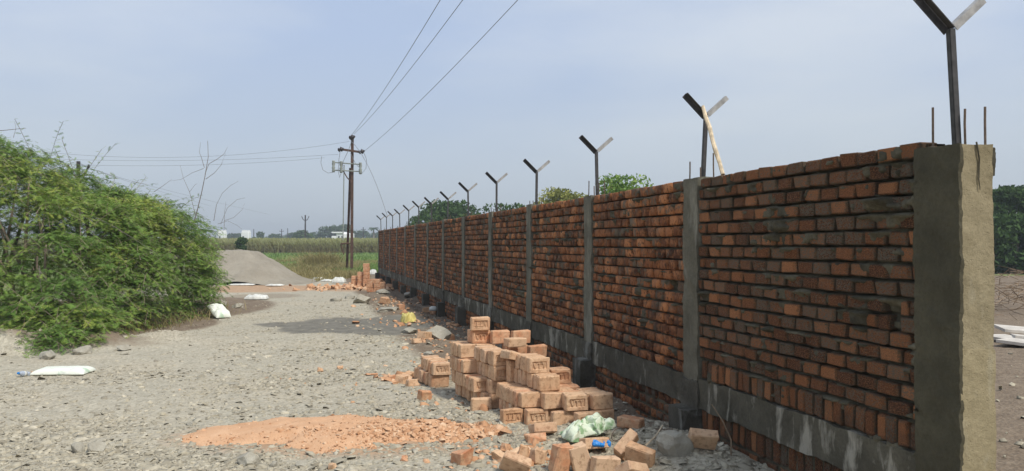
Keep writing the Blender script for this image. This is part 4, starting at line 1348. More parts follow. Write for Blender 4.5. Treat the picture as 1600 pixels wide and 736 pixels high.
mb = MB(); mb.tube([pl(533, 381, -0.1), pl(548, 380, -0.1)], 0.04, 5); mb.tube([pl(533, 381, -0.1), pl(538, 398, -0.1)], 0.03, 5); mb.build('bracket', M['rust'], pole)
mb = MB(); mb.tube([pl(536, 266, -0.1), pl(543, 278, -0.1), pl(548, 283, -0.05)], 0.03, 5); mb.build('brace', M['rust'], pole)
jw = [[(504, 245), (503, 255), (506, 266), (514, 271), (521, 270)], [(570, 240), (574, 250), (573, 264), (567, 271), (564, 270)], [(533, 236), (531, 250), (530, 268), (532, 278), (534, 272)], [(552, 218), (546, 235), (538, 252), (536, 262)], [(549, 240), (556, 255), (562, 262)]]
for pts in jw:
    mb = MB(); mb.tube([pl(px, py, -0.25) for px, py in pts], 0.013, 5); mb.build('jumper', M['wire'], pole)

# wires
def cable(pts3, rad, label, sag=0.0):
    mb = MB(); mb.tube(pts3, rad, 5)
    o = mb.build('overhead_wire', M['wire']); c_ = Vector(pts3[0])
    for v_ in o.data.vertices: v_.co -= c_
    o.location = c_
    return tag(o, label, 'wire', 'overhead wires')
for (px0, py0, px1, lab) in ((548, 212, 687, 'overhead wire from the pole head, leftmost where it leaves the top'), (553, 209, 722, 'overhead wire from the pole head, middle one of the three leaving the top'), (569, 236, 808, 'overhead wire from the cross arm end, lowest of the three rising')):
    P0 = at(px0, py0, PZ - 0.2)
    Q = at(px1, 0, 18.0)
    t_ = (PZ - 0.2 - 18.0) / (PZ - 0.2 + 8.0)
    sag = 0.7
    P1 = P0 + (Q + Vector((0, 0, 4 * sag * t_ * (1 - t_))) - P0) / t_
    pts = [P0.lerp(P1, s_) - Vector((0, 0, 4 * sag * s_ * (1 - s_))) for s_ in np.linspace(0, 1, 26)]
    cable(pts, 0.008, lab)
for (py0, px0, pym, off, lab) in ((221, 545, 246, 0, 'long overhead wire to the pole head, highest of the three over the shrubs'), (241, 528, 251, 0.1, 'long overhead wire over the shrubs, middle one of the three'), (246.5, 507, 259, 0.2, 'long overhead wire over the shrubs, lowest of the three')):
    pts = []
    for s_ in np.linspace(0, 1, 30):
        px = px0 + (-110 - px0) * s_
        mid = 0.46; 
        yy = pym + (py0 - pym) * ((s_ - mid) / mid) ** 2
        pts.append(at(px, yy, PZ - 0.2 + off + 3 * s_))
    cable(pts, 0.0065, lab)
pts = [at(550 + 17 * s_ ** 0.9 + 38 * s_, 222 + 60 * s_ + 55 * s_ ** 2, PZ - 0.25 - 4.5 * s_) for s_ in np.linspace(0, 1, 14)]
cable(pts, 0.013, 'thin service wire dropping from the pole to the far end of the wall')

# far poles
def far_pole(px, py_top, z, label, style):
    p = cw((px - 800) * z / FPX, z); hh = EYE + (HOR - py_top) * z / FPX
    o = empty('electric_pole', p, label, 'electric pole', 'far electric poles', -TH)
    mb = MB(); mb.tube([(0, 0, -0.3), (0, 0, hh)], [0.17, 0.12], 7); mb.build('leg', M['insulator'], o)
    if style == 'v':
        for s_ in (-1, 1):
            mb = MB(); mb.tube([(0, 0, hh - 1.0), (s_ * 0.35, 0, hh - 0.85), (s_ * 0.62, 0, hh - 0.35), (s_ * 0.66, 0, hh - 0.2)], 0.07, 5); mb.build('arm', M['insulator'], o)
    elif style == 't':
        mb = MB(); mb.box((0, 0, hh - 0.7), (1.4, 0.12, 0.12)); mb.build('arm', M['insulator'], o)
        for s_ in (-0.6, 0.6):
            mb = MB(); mb.tube([(s_, 0, hh - 0.7), (s_, 0, hh - 0.45)], 0.06, 5); mb.build('insulator', M['insulator'], o)
    return o
far_pole(122, 252, 52, 'dark electric pole head poking up behind the thorn shrubs', 'v')
far_pole(477, 336, 150, 'distant electric pole with curved arms behind the maize', 'v')
far_pole(440, 358, 260, 'thin distant pole, stouter one of two side by side', 't')
far_pole(449.5, 356.5, 280, 'thin bare distant pole beside a stouter one', '')
far_pole(396.5, 358, 260, 'faint distant pole near the small white houses', '')
far_pole(567.5, 355, 240, 'faint distant pole between the electric pole and the wall end', 't')
for (pa, pb_, lab) in (((122, 254), (330, 322), 'faint wire running down from the far pole behind the shrubs'), ((122, 256), (420, 335), 'second faint wire from the far pole behind the shrubs')):
    pts = [at(pa[0] + (pb_[0] - pa[0]) * s_, pa[1] + (pb_[1] - pa[1]) * s_ ** 0.85, 52 + 110 * s_) for s_ in np.linspace(0, 1, 12)]
    cable(pts, 0.014, lab)

# ------------------------------------------------------------------ foliage
def rows_to_mats(d, side):
    d = d / np.linalg.norm(d, axis=1, keepdims=True)
    side = side - d * np.sum(side * d, 1, keepdims=True)
    side /= np.linalg.norm(side, axis=1, keepdims=True) + 1e-9
    n_ = np.cross(d, side)
    return np.stack([d, side, n_], 2)      # columns
def frond_template(pairs):
    V_ = []
    for i in range(pairs):
        t_ = 0.12 + 0.86 * i / pairs
        l_ = 0.33 * math.sin(math.pi * (0.25 + 0.65 * i / pairs))
        for s_ in (-1, 1):
            V_ += [(t_, 0, 0), (t_ + 0.13, s_ * l_, -0.05), (t_ + 0.86 / pairs * 0.70, 0, 0.0)]
    return np.array(V_)
def fronds(name, pos, d, side, length, tone, m_, parent, pairs=5):
    T = frond_template(pairs); n_ = len(pos)
    R = rows_to_mats(d, side)
    V_ = np.einsum('nij,kj->nki', R, T) * length[:, None, None] + pos[:, None, :]
    me = mesh_np(name, V_.reshape(-1, 3), np.arange(n_ * len(T)).reshape(-1, 3), m_)
    set_attr(me, 'tone', np.repeat(tone, len(T)))
    return link(bpy.data.objects.new(name, me), parent)

def thorn_shrub(name, label, clumps, nspray, seed, trunk_pts, stray=()):
    """clumps: (X, z, height centre, rx, rz, rh) in plan; sprays of feathery leaves hang over them"""
    g = np.random.default_rng(seed)
    base = cw(*trunk_pts[0]); base.z = h1(base)
    root = empty(name, base, label, 'shrub', 'thorn shrubs along the track')
    B = np.array(base)
    cl = np.array(clumps, float)
    vol = (cl[:, 3] * cl[:, 5] + cl[:, 3] * cl[:, 4])
    pick = g.choice(len(cl), nspray, p=vol / vol.sum())
    dirs = g.normal(0, 1, (nspray, 3)); dirs[:, 2] = np.abs(dirs[:, 2]) * 1.0 - 0.35
    dirs[:, 1] -= 0.3       # a little more on the open, sunny side of the clump
    dirs /= np.linalg.norm(dirs, axis=1, keepdims=True)
    c_ = cl[pick]
    rad = g.uniform(0.55, 1.04, nspray) ** 0.6
    loc = np.stack([c_[:, 0] + dirs[:, 0] * c_[:, 3] * rad, c_[:, 1] + dirs[:, 1] * c_[:, 4] * rad, c_[:, 2] + dirs[:, 2] * c_[:, 5] * rad], 1)
    # drop sprays deep inside other clumps
    inside = np.zeros(nspray, bool)
    for k in range(len(cl)):
        q_ = (((loc - cl[k, :3]) / cl[k, [3, 4, 5]]) ** 2).sum(1)
        inside |= (q_ < 0.30)
    hole = fbm(loc[:, 0] * 1.15 + loc[:, 1] * 0.9, loc[:, 2] * 1.7 + loc[:, 1] * 0.35, 50.0 + seed, 2)
    ok = (~inside) & (loc[:, 2] > 0.12) & ((hole > 0.45) | (dirs[:, 1] > 0.1) | (g.uniform(0, 1, nspray) < 0.12) | (loc[:, 2] > c_[:, 2] + 0.75 * c_[:, 5]))
    loc, dirs, pick = loc[ok], dirs[ok], pick[ok]
    n_ = len(loc)
    ctone = (g.uniform(0.0, 1.0, len(cl)) ** 1.3 * 0.62)[pick]
    # twig: starts out along the clump's outward direction, then arches over and droops
    az = np.arctan2(dirs[:, 1], dirs[:, 0]) + g.normal(0, 0.7, n_)
    L = g.uniform(0.35, 0.85, n_)
    up0 = g.uniform(0.0, 0.6, n_); droop = g.uniform(0.4, 1.2, n_)
    shoot = (dirs[:, 2] > 0.55) & (g.uniform(0, 1, n_) < 0.06)      # young shoots standing clear of the crown
    up0 = np.where(shoot, g.uniform(0.7, 1.5, n_), up0); droop = np.where(shoot, g.uniform(0.2, 0.9, n_), droop); L = np.where(shoot, g.uniform(0.7, 1.2, n_), L)
    K = 17
    ts = np.linspace(0.05, 1, K)
    hx, hy = np.cos(az), np.sin(az)
    px_ = []; dd_ = []
    for t_ in ts:
        px_.append(np.stack([loc[:, 0] + hx * L * (t_ - 0.45), loc[:, 1] + hy * L * (t_ - 0.45), loc[:, 2] + L * (up0 * (t_ - 0.3) - droop * 0.55 * t_ * t_)], 1))
        dd_.append(np.stack([hx, hy, up0 - droop * 1.1 * t_], 1))
    Pk = np.stack(px_, 1); Dk = np.stack(dd_, 1)
    def towor(a):
        o = a.copy(); o[..., 0] = a[..., 0] * CT + a[..., 1] * ST; o[..., 1] = -a[..., 0] * ST + a[..., 1] * CT
        return o
    Pw = towor(Pk); Dw = towor(Dk)
    Pw[..., 2] = np.maximum(Pw[..., 2], 0.06)
    Pf = Pw.reshape(-1, 3); Df = Dw.reshape(-1, 3)
    sgn = np.tile(np.where(np.arange(K) % 2, 1, -1), n_)[:, None]
    lat = np.cross(Df, np.array([0, 0, 1.0])); lat /= np.linalg.norm(lat, axis=1, keepdims=True) + 1e-9
    fd = Df / np.linalg.norm(Df, axis=1, keepdims=True) * 0.7 + lat * sgn * g.uniform(0.6, 1.2, (len(Df), 1)) + g.normal(0, 0.36, Df.shape)
    fd[:, 2] -= 0.12
    sd = np.cross(np.array([0, 0, 1.0]), fd) + g.normal(0, 0.3, fd.shape)
    tone = np.clip(np.repeat(ctone + g.normal(0, 0.10, n_) + 0.10 * dirs[:, 2], K) + g.normal(0, 0.06, n_ * K), 0, 0.95)
    ln = g.uniform(0.07, 0.145, n_ * K)
    fronds('crown', Pf - B, fd, sd, ln, tone, M['leaf'], root)
    # twigs as thin three sided tubes
    sub = Pw[:, ::4] - B
    m_ = sub.shape[1]
    off = np.array([(0.004, 0, 0), (-0.002, 0.0035, 0), (-0.002, -0.0035, 0)]) * 1.2
    V_ = (sub[:, :, None, :] + off[None, None]).reshape(-1, 3)
    F_ = []
    bi = np.arange(n_)[:, None] * (m_ * 3)
    for s_ in range(m_ - 1):
        for e in range(3):
            F_.append(np.stack([bi[:, 0] + s_ * 3 + e, bi[:, 0] + s_ * 3 + (e + 1) % 3, bi[:, 0] + (s_ + 1) * 3 + (e + 1) % 3, bi[:, 0] + (s_ + 1) * 3 + e], 1))
    crown_o = [c for c in root.children if c.name.startswith('crown')][0]
    link(bpy.data.objects.new('twigs', mesh_np('twigs', V_, np.concatenate(F_), M['bark'])), crown_o)
    # stems and limbs reaching into the clumps
    rr = random.Random(seed)
    stems = MB()
    for ti, (tx, tz) in enumerate(trunk_pts):
        b0 = cw(tx, tz); b0.z = h1(b0) - 0.1
        near_c = sorted(range(len(cl)), key=lambda k_: (cl[k_, 0] - tx) ** 2 + (cl[k_, 1] - tz) ** 2)[:6]
        for k_ in near_c:
            e = cw(cl[k_, 0] + rr.uniform(-.3, .3), cl[k_, 1] + rr.uniform(-.3, .3), cl[k_, 2] + cl[k_, 5] * 0.5)
            midp = b0.lerp(e, 0.5) + Vector((rr.uniform(-.25, .25), rr.uniform(-.25, .25), rr.uniform(0.1, 0.45)))
            pts = [(b0 * (1 - s_) ** 2 + midp * 2 * s_ * (1 - s_) + e * s_ * s_) - base for s_ in np.linspace(0, 1, 8)]
            stems.tube(pts, list(np.linspace(0.05, 0.012, 8)), 6)
    stems.build('stem', M['bark'], root, True)
    for (pxs, z_, w_) in stray:
        w_ *= 0.6
        mb = MB(); mb.tube([at(a_, b_, z_) - base for a_, b_ in pxs], list(np.linspace(w_, w_ * 0.4, len(pxs))), 5)
        mb.build('bare_branch', M['dead_bark'], root)
    return root
def C_(px, py, z, r, rz=None, rh=None):
    if px > 100: py += 16 * min(1, (px - 100) / 80); px -= 30 * min(1, (px - 100) / 150)
    """clump centred on the line of sight through a photo position"""
    return ((px - 800) * z / FPX, z, EYE + (HOR - py) * z / FPX, r, rz or r, rh or r * 0.8)
near_cl = [C_(-70, 300, 15.5, 1.3), C_(-60, 420, 14.5, 1.1), C_(-20, 270, 16.5, 1.0), C_(30, 308, 15.6, 1.0), C_(0, 360, 14.8, 0.9), C_(70, 345, 15.0, 0.8), C_(20, 430, 14.0, 0.8), C_(95, 410, 14.2, 0.75), C_(50, 490, 13.4, 0.6), C_(0, 490, 13.6, 0.65), C_(110, 480, 13.5, 0.65), C_(150, 500, 13.7, 0.5), C_(110, 520, 13.2, 0.4), C_(-40, 505, 13.6, 0.6), C_(50, 270, 17.0, 0.7), C_(-80, 260, 17.0, 1.2), C_(130, 445, 14.2, 0.6), C_(-130, 350, 15.5, 1.5), C_(-120, 470, 14.5, 1.0), C_(60, 520, 13.1, 0.35), C_(95, 525, 12.7, 0.36), C_(125, 520, 12.9, 0.36), C_(30, 515, 12.9, 0.35), C_(165, 512, 13.4, 0.34), C_(140, 495, 13.1, 0.42), C_(75, 500, 12.9, 0.42), C_(92, 532, 12.3, 0.34), C_(112, 534, 12.3, 0.32), C_(60, 527, 12.5, 0.3), C_(128, 527, 12.6, 0.32), C_(15, 522, 12.6, 0.3)]
mid_cl = [C_(110, 320, 16.8, 0.8), C_(150, 350, 16.2, 0.85), C_(185, 335, 17.0, 0.75), C_(150, 410, 15.6, 0.75), C_(205, 385, 16.2, 0.8), C_(195, 445, 15.2, 0.65), C_(160, 470, 14.8, 0.6), C_(215, 470, 15.4, 0.55), C_(235, 425, 16.0, 0.7), C_(200, 305, 18.5, 0.55), C_(240, 330, 18.0, 0.7), C_(120, 300, 18.5, 0.8), C_(180, 505, 14.6, 0.38), C_(228, 500, 15.2, 0.35)]
far_cl = [C_(250, 370, 18.2, 0.8), C_(285, 345, 19.0, 0.75), C_(300, 390, 18.6, 0.7), C_(270, 420, 17.6, 0.7), C_(310, 435, 18.2, 0.6), C_(285, 465, 17.4, 0.4), C_(328, 405, 19.2, 0.55), C_(330, 455, 18.4, 0.42), C_(255, 318, 20.0, 0.6), C_(300, 322, 20.5, 0.55), C_(322, 350, 20.5, 0.55), C_(340, 430, 19.5, 0.42), C_(250, 470, 16.6, 0.5), C_(225, 308, 20.5, 0.6), C_(335, 380, 20.5, 0.45), C_(348, 415, 20.5, 0.35)]
bare = [
 ([(303, 348), (309, 325), (315, 300), (320, 275), (325, 245), (324, 220)], 20.3, 0.022),
 ([(320, 272), (326, 256), (340, 248), (350, 240), (355, 230)], 20.3, 0.014), ([(321, 280), (335, 270), (345, 258), (352, 240)], 20.3, 0.012),
 ([(319, 262), (314, 245), (311, 238), (313, 222)], 20.3, 0.011), ([(318, 263), (300, 270), (283, 280), (266, 283)], 20.3, 0.009),
 ([(305, 335), (296, 300), (286, 278), (281, 258)], 20.3, 0.010), ([(296, 300), (305, 288), (308, 287)], 20.3, 0.007),
 ([(334, 345), (338, 320), (347, 302), (360, 290), (372, 283)], 19.8, 0.011), ([(345, 350), (355, 325), (370, 312), (383, 309)], 19.8, 0.010),
 ([(350, 345), (365, 340), (378, 328), (382, 318)], 19.8, 0.008), ([(340, 350), (356, 345), (370, 352), (378, 358)], 19.8, 0.008), ([(350, 360), (351, 330), (353, 315)], 19.8, 0.008),
 ([(240, 300), (255, 290), (268, 280)], 20.0, 0.011), ([(200, 292), (206, 284), (230, 288)], 19.0, 0.007),
]
thorn_shrub('thorn_shrub', 'tallest part of the feathery green thorn thicket, above the white sack', near_cl, 4300, 1, [(-8.9, 15.0), (-8.0, 14.6), (-10.0, 15.8)],
            [([(-20, 206), (20, 202), (40, 200)], 17.0, 0.014), ([(20, 215), (24, 200), (22, 190)], 17.0, 0.008), ([(62, 415), (63, 440), (68, 470), (70, 500)], 13.3, 0.011), ([(60, 420), (75, 440), (100, 455), (120, 462)], 13.5, 0.012), ([(45, 350), (60, 352), (90, 345)], 14.2, 0.012), ([(52, 378), (60, 368), (70, 360)], 14.1, 0.009)])
thorn_shrub('thorn_shrub', 'middle thorn shrub of the thicket with yellowish green sprays', mid_cl, 2500, 2, [(-8.0, 16.2), (-7.6, 15.5)], [([(150, 340), (180, 355), (220, 380), (250, 400)], 15.2, 0.010), ([(120, 430), (160, 450), (195, 470)], 14.2, 0.010)])
thorn_shrub('thorn_shrub', 'low end of the thorn thicket with tall bare branches above it', far_cl, 2000, 3, [(-7.7, 19.2), (-7.2, 18.4)], bare + [([(232, 430), (240, 450), (252, 470), (255, 480)], 16.9, 0.016), ([(240, 450), (248, 440), (246, 430)], 16.9, 0.010), ([(350, 470), (340, 440), (338, 425), (350, 405)], 18.6, 0.010)])
# ground cover and dead stalks along the foot of the thicket
def blades(name, pos, hgt, wid, lean, tone, m_, label, kind='stuff', parent=None, seg=2):
    n_ = len(pos)
    a_ = rng.uniform(0, 2 * np.pi, n_); le = rng.normal(0, lean, (n_, 2))
    wv = np.stack([np.cos(a_), np.sin(a_), 0 * a_], 1) * wid[:, None]
    lv = np.concatenate([le, np.ones((n_, 1))], 1)
    V_ = np.stack([pos - wv, pos + wv, pos + lv * hgt[:, None] * np.array([0.45, 0.45, 0.6]) + wv * 0.8, pos + lv * hgt[:, None] * np.array([0.45, 0.45, 0.6]) - wv * 0.8, pos + lv * hgt[:, None] * np.array([1.25, 1.25, 0.95])], 1)
    i5 = np.arange(n_) * 5
    me = mesh_np(name, V_.reshape(-1, 3), [np.stack([i5, i5 + 1, i5 + 2, i5 + 3], 1), np.stack([i5 + 3, i5 + 2, i5 + 4], 1)], m_)
    set_attr(me, 'tone', np.repeat(tone, 5))
    return tag(link(bpy.data.objects.new(name, me), parent), label, None, None, kind)
def plan(X, z):
    x = X * CT + z * ST; y = -X * ST + z * CT
    return np.stack([x, y, H(x, y)], 1)
ex = np.array([(-9.0, 13.3), (-7.4, 13.1), (-6.8, 13.9), (-6.6, 15.2), (-6.6, 16.5), (-6.4, 18.0), (-6.6, 19.5)])
s_ = rng.uniform(0, len(ex) - 1.001, 900); k = s_.astype(int); f_ = (s_ - k)[:, None]
ed = ex[k] * (1 - f_) + ex[k + 1] * f_ + rng.normal(0, 0.28, (900, 2)) - np.array([0.25, 0])
blades('dry_grass', plan(ed[:, 0], ed[:, 1]), rng.uniform(0.05, 0.35, 900), rng.uniform(0.003, 0.008, 900), 0.6, rng.uniform(0, 0.6, 900), M['dry_grass'], 'dry stalks and litter along the foot of the thicket')
# green field, dry weeds
n_ = 42000
z = 42 + (rng.uniform(0, 1, n_) ** 1.5) * 66; X = rng.uniform(-0.50, -0.10, n_) * z
w = plan(X, z); ok = ~((w[:, 0] > WX - 0.3) & (w[:, 1] < 38.5))
blades('field_grass', w[ok], rng.uniform(0.10, 0.34, ok.sum()) * (1 + 0.004 * z[ok]), 0.0005 * z[ok], 0.4, np.clip(0.25 + (fbm(w[ok, 0] * 0.08, w[ok, 1] * 0.08, 5.0) - 0.4) * 1.2, 0, 0.65), M['grass'], 'low green crop in the field beyond the track')
wd = []; hh = []
for px, py, dX, dz, cnt, hm in ((490, 428, 1.5, 2.2, 2600, 0.55), (470, 420, 1.2, 2.0, 1600, 0.45), (520, 425, 1.0, 2.0, 1900, 0.6), (503, 421, 0.9, 1.0, 2400, 1.25), (485, 412, 1.6, 3.0, 1300, 0.8), (540, 420, 0.9, 2.5, 1500, 0.55), (430, 414, 1.2, 3.0, 900, 0.5), (575, 415, 1.3, 2.5, 1200, 0.5), (445, 425, 0.9, 2.0, 900, 0.4), (500, 434, 1.4, 1.6, 1800, 0.32), (462, 433, 1.3, 1.6, 1500, 0.30), (535, 433, 0.8, 1.2, 900, 0.4), (480, 438, 1.2, 1.0, 500, 0.2)):
    p = gp(px, py); Xa, za = wc(p.x, p.y)
    wd.append(np.stack([Xa + rng.normal(0, dX * 0.6, cnt), za + rng.normal(0, dz * 0.6, cnt)], 1)); hh.append(rng.uniform(0.25, 1.0, cnt) * hm)
wd = np.concatenate(wd); hh = np.concatenate(hh)
w = plan(wd[:, 0], wd[:, 1]); ok = ~((w[:, 0] > WX - 0.3) & (w[:, 1] < 38.5))
blades('dry_weeds', w[ok], hh[ok], rng.uniform(0.006, 0.016, ok.sum()), 0.5, np.clip(rng.normal(0.3, 0.18, ok.sum()), 0, 0.65), M['dry_grass'], 'dry yellow weeds round the foot of the electric pole')
# maize field
n_ = 6500
z = 106 + rng.uniform(0, 1, n_) ** 1.4 * 14; X = -64 + rng.uniform(0, 62, n_)
w = plan(X, z)
Vs = []; tn = []
hgt = rng.uniform(1.75, 2.3, n_)
a0_ = rng.uniform(0, 6.28, n_)
tri = []
def add_tri(a, b_, c_, t_):
    Vs.append(np.stack([a, b_, c_], 1)); tn.append(np.repeat(t_[:, None], 3, 1))
e3 = np.array([0, 0, 1.0])
camd = np.array([CT, -ST, 0.0])
zero = w
tl = rng.uniform(0.0, 0.2, n_)
add_tri(w - camd * 0.05, w + camd * 0.05, w + e3 * hgt[:, None], tl)
for k in range(7):
    an = a0_ + k * 2.5
    hb = hgt * (0.18 + 0.105 * k); st = w + e3 * hb[:, None]
    dv = np.stack([np.cos(an), np.sin(an), 0 * an], 1)
    L = rng.uniform(0.4, 0.8, n_)[:, None]
    mid_ = st + dv * L * 0.45 + e3 * 0.36; tip = st + dv * L + e3 * (rng.uniform(-0.25, 0.12, n_)[:, None])
    t_ = np.clip(0.05 + 0.085 * k + rng.normal(0, 0.06, n_), 0, 0.65)
    add_tri(st, mid_ - e3 * 0.07 - camd * 0.04, mid_ + e3 * 0.07 + camd * 0.04, t_); add_tri(mid_ + e3 * 0.07 + camd * 0.04, mid_ - e3 * 0.07 - camd * 0.04, tip, t_)
V_ = np.concatenate(Vs).reshape(-1, 3)
me = mesh_np('maize', V_, np.arange(len(V_)).reshape(-1, 3), M['maize']); set_attr(me, 'tone', np.concatenate(tn).reshape(-1))
tag(link(bpy.data.objects.new('maize', me)), 'dense standing maize field beyond the green crop', None, None, 'stuff')

# ------------------------------------------------------------------ trees
def tree(name, label, px, z, py_top, width_px, m_, seed, n_leaf=3000, leaf=None, nclump=9, py_base=None, low=0.3, group=None, trunk_h=None, blossom=False):
    g = np.random.default_rng(seed); rr = random.Random(seed)
    b0 = cw((px - 800) * z / FPX, z); b0.z = h1(b0)
    hgt = EYE + (HOR - py_top) * z / FPX; wd_ = width_px * z / FPX
    root = empty(name, b0, label, 'tree', group)
    cls = []
    for k in range(nclump):
        a_ = g.uniform(0, 6.28); q_ = g.uniform(0.0, 1) ** 0.6; v_ = g.uniform(low, 1.0)
        env = math.sqrt(max(0.05, 1 - ((v_ - 0.5) / 0.62) ** 2))
        rc = wd_ * g.uniform(0.17, 0.27) * (9 / max(nclump, 9)) ** 0.3
        cls.append((math.cos(a_) * q_ * env * (wd_ / 2 - rc * 0.7), math.sin(a_) * q_ * env * (wd_ / 2 - rc * 0.7), min(v_ * hgt, hgt - rc * 0.62), rc, rc * 0.7))
    cls[0] = (0.0, 0.0, hgt - cls[0][4] * 0.95, cls[0][3], cls[0][4])
    cls = np.array(cls)
    pk = g.integers(0, nclump, n_leaf)
    d = g.normal(0, 1, (n_leaf, 3)); d /= np.linalg.norm(d, axis=1, keepdims=True)
    rad = g.uniform(0.3, 1.08, n_leaf) ** 0.45
    P = cls[pk, :3] + d * rad[:, None] * np.stack([cls[pk, 3], cls[pk, 3], cls[pk, 4]], 1)
    P[:, 2] = np.maximum(P[:, 2], 0.1)
    lf = leaf or wd_ * 0.035
    u = g.normal(0, 1, (n_leaf, 3)) + d * 0.5; u /= np.linalg.norm(u, axis=1, keepdims=True)
    v_ = np.cross(u, g.normal(0, 1, (n_leaf, 3))); v_ /= np.linalg.norm(v_, axis=1, keepdims=True)
    s_ = (lf * g.uniform(0.6, 1.4, n_leaf))[:, None]
    V_ = np.stack([P - u * s_, P + v_ * s_ * 0.45, P + u * s_, P - v_ * s_ * 0.45], 1).reshape(-1, 3)
    i4 = np.arange(n_leaf) * 4
    me = mesh_np('crown', V_, np.stack([i4, i4 + 1, i4 + 2, i4 + 3], 1), m_)
    tone = np.clip(g.uniform(0.1, 0.45, nclump)[pk] + g.normal(0, 0.08, n_leaf), 0, 0.65)
    set_attr(me, 'tone', np.repeat(tone, 4))
    crown_o = link(bpy.data.objects.new('crown', me), root)
    mb = MB(); th_ = hgt * (low + 0.15); tr = max(0.06, wd_ * 0.025)
    mb.tube([(0, 0, -0.2), (0.03 * wd_ * rr.uniform(-1, 1), 0, th_ * 0.5), (0, 0, th_), (0, 0, hgt * 0.8)], [tr * 1.4, tr, tr * 0.85, tr * 0.25], 7)
    for k in range(min(nclump, 6)):
        c_ = Vector(cls[k, :3]); mb.tube([(0, 0, th_ * 0.75), Vector((0, 0, th_)).lerp(c_, 0.5) + Vector((0, 0, 0.1)), c_], [tr * 0.7, tr * 0.45, tr * 0.15], 5)
    mb.build('trunk', M['bark'], root, True)
    if blossom:
        k_ = 2600
        sel = g.integers(0, n_leaf, k_)
        Pb = P[sel]; band = (Pb[:, 2] > hgt * 0.42) & (Pb[:, 2] < hgt * 0.72)
        Pb = Pb[band] + d[sel][band] * 0.1
        kk = len(Pb); u2 = g.normal(0, 1, (kk, 3)); v2 = np.cross(u2, g.normal(0, 1, (kk, 3)))
        u2 /= np.linalg.norm(u2, axis=1, keepdims=True); v2 /= np.linalg.norm(v2, axis=1, keepdims=True)
        V2 = np.stack([Pb - u2 * 0.09, Pb + v2 * 0.07, Pb + u2 * 0.09, Pb - v2 * 0.07], 1).reshape(-1, 3); i4 = np.arange(kk) * 4
        me = mesh_np('blossoms', V2, np.stack([i4, i4 + 1, i4 + 2, i4 + 3], 1), M['blossom']); set_attr(me, 'tone', np.zeros(len(V2)))
        link(bpy.data.objects.new('blossoms', me), crown_o)
    return root
GB = 'trees rising behind the wall'
tree('tree', 'round dark green tree showing over the far half of the wall', 703, 75, 316, 150, M['leaf_dark'], 21, 7000, 0.17, 12, group=GB)
tree('tree', 'small low tree top showing between two middle Y posts', 805, 60, 319, 120, M['leaf_dark'], 22, 2600, 0.14, 8, group=GB)
tree('tree', 'yellowish leaved tree top showing over the wall', 878, 46, 296, 125, M['leaf_yellow'], 23, 5000, 0.10, 18, group=GB)
tree('tree', 'loose feathery green tree top above the third bay of the wall', 974, 34, 274, 130, M['leaf'], 24, 3000, 0.09, 24, group=GB)
GR = 'trees beyond the dirt yard'
tree('tree', 'dense dark tree with white blossom beside the pale end column', 1572, 46, 296, 120, M['leaf_dark'], 25, 20000, 0.17, 16, group=GR, low=0.0, blossom=True)
tree('tree', 'dark leafy tree at the picture edge behind the blossoming one', 1612, 49, 288, 130, M['leaf_dark'], 27, 16000, 0.18, 16, group=GR, low=0.0)
tree('tree', 'tall dense dark tree just past the picture edge beyond the yard', 1690, 44, 284, 170, M['leaf_dark'], 26, 7000, 0.22, 18, group=GR, low=0.0)
tree('bush', 'dark leafy shrub mass under the blossoming tree beyond the yard', 1584, 44, 338, 190, M['leaf_dark'], 28, 14000, 0.17, 18, low=0.0)['category'] = 'shrub'
GF = 'trees on the horizon'
tree('tree', 'light green round tree on the horizon under the distant pole', 472, 230, 361, 44, M['leaf_far'], 31, 2400, 0.42, 13, low=0.0, group=GF)
tree('tree', 'broad dark tree on the horizon beside the white house', 515, 300, 354, 62, M['leaf_far'], 32, 3000, 0.55, 14, low=0.0, group=GF)
tree('tree', 'dark rounded tree behind the white house', 540, 320, 352, 56, M['leaf_far'], 33, 2800, 0.60, 14, low=0.0, group=GF)
tree('tree', 'low tree between the electric pole and the palm', 560, 330, 361, 44, M['leaf_far'], 34, 1800, 0.50, 12, low=0.0, group=GF)
tree('tree', 'low tree at the foot of the palm by the wall end', 588, 320, 364, 56, M['leaf_far'], 35, 1800, 0.50, 12, low=0.0, group=GF)
tree('tree', 'low spreading tree on the horizon beside the small white house', 407, 260, 362, 32, M['leaf_far'], 36, 1800, 0.40, 12, low=0.0, group=GF)
tree('tree', 'flat dark tree clump on the horizon between palm bush and poles', 428, 320, 366, 40, M['leaf_far'], 37, 1400, 0.45, 12, low=0.0, group=GF)
tree('tree', 'flat grey green tree clump left of the light green round tree', 456, 330, 364, 34, M['leaf_far'], 38, 1400, 0.45, 12, low=0.0, group=GF)
tree('tree', 'dim tree clump on the horizon behind the small white houses', 362, 340, 365, 40, M['leaf_far'], 39, 1600, 0.50, 12, low=0.0, group=GF)
# continuous far hedge line of the plain
n_ = 9000
X = rng.uniform(-420, 500, n_); z = 420 + rng.normal(0, 8, n_)
w = plan(X, z); env = 2.0 + 3.2 * fbm(X * 0.05, X * 0 + 2, 17.0)
w[:, 2] = rng.uniform(0, 1, n_) * env
u = rng.normal(0, 1, (n_, 3)); u /= np.linalg.norm(u, axis=1, keepdims=True); v_ = np.cross(u, rng.normal(0, 1, (n_, 3))); v_ /= np.linalg.norm(v_, axis=1, keepdims=True)
V_ = np.stack([w - u * 1.2, w + v_ * 0.8, w + u * 1.2, w - v_ * 0.8], 1).reshape(-1, 3); i4 = np.arange(n_) * 4
me = mesh_np('far_treeline', V_, np.stack([i4, i4 + 1, i4 + 2, i4 + 3], 1), M['leaf_far']); set_attr(me, 'tone', np.full(len(V_), 0.2))
tag(link(bpy.data.objects.new('far_treeline', me)), 'low far off belt of trees along the horizon', None, None, 'stuff')
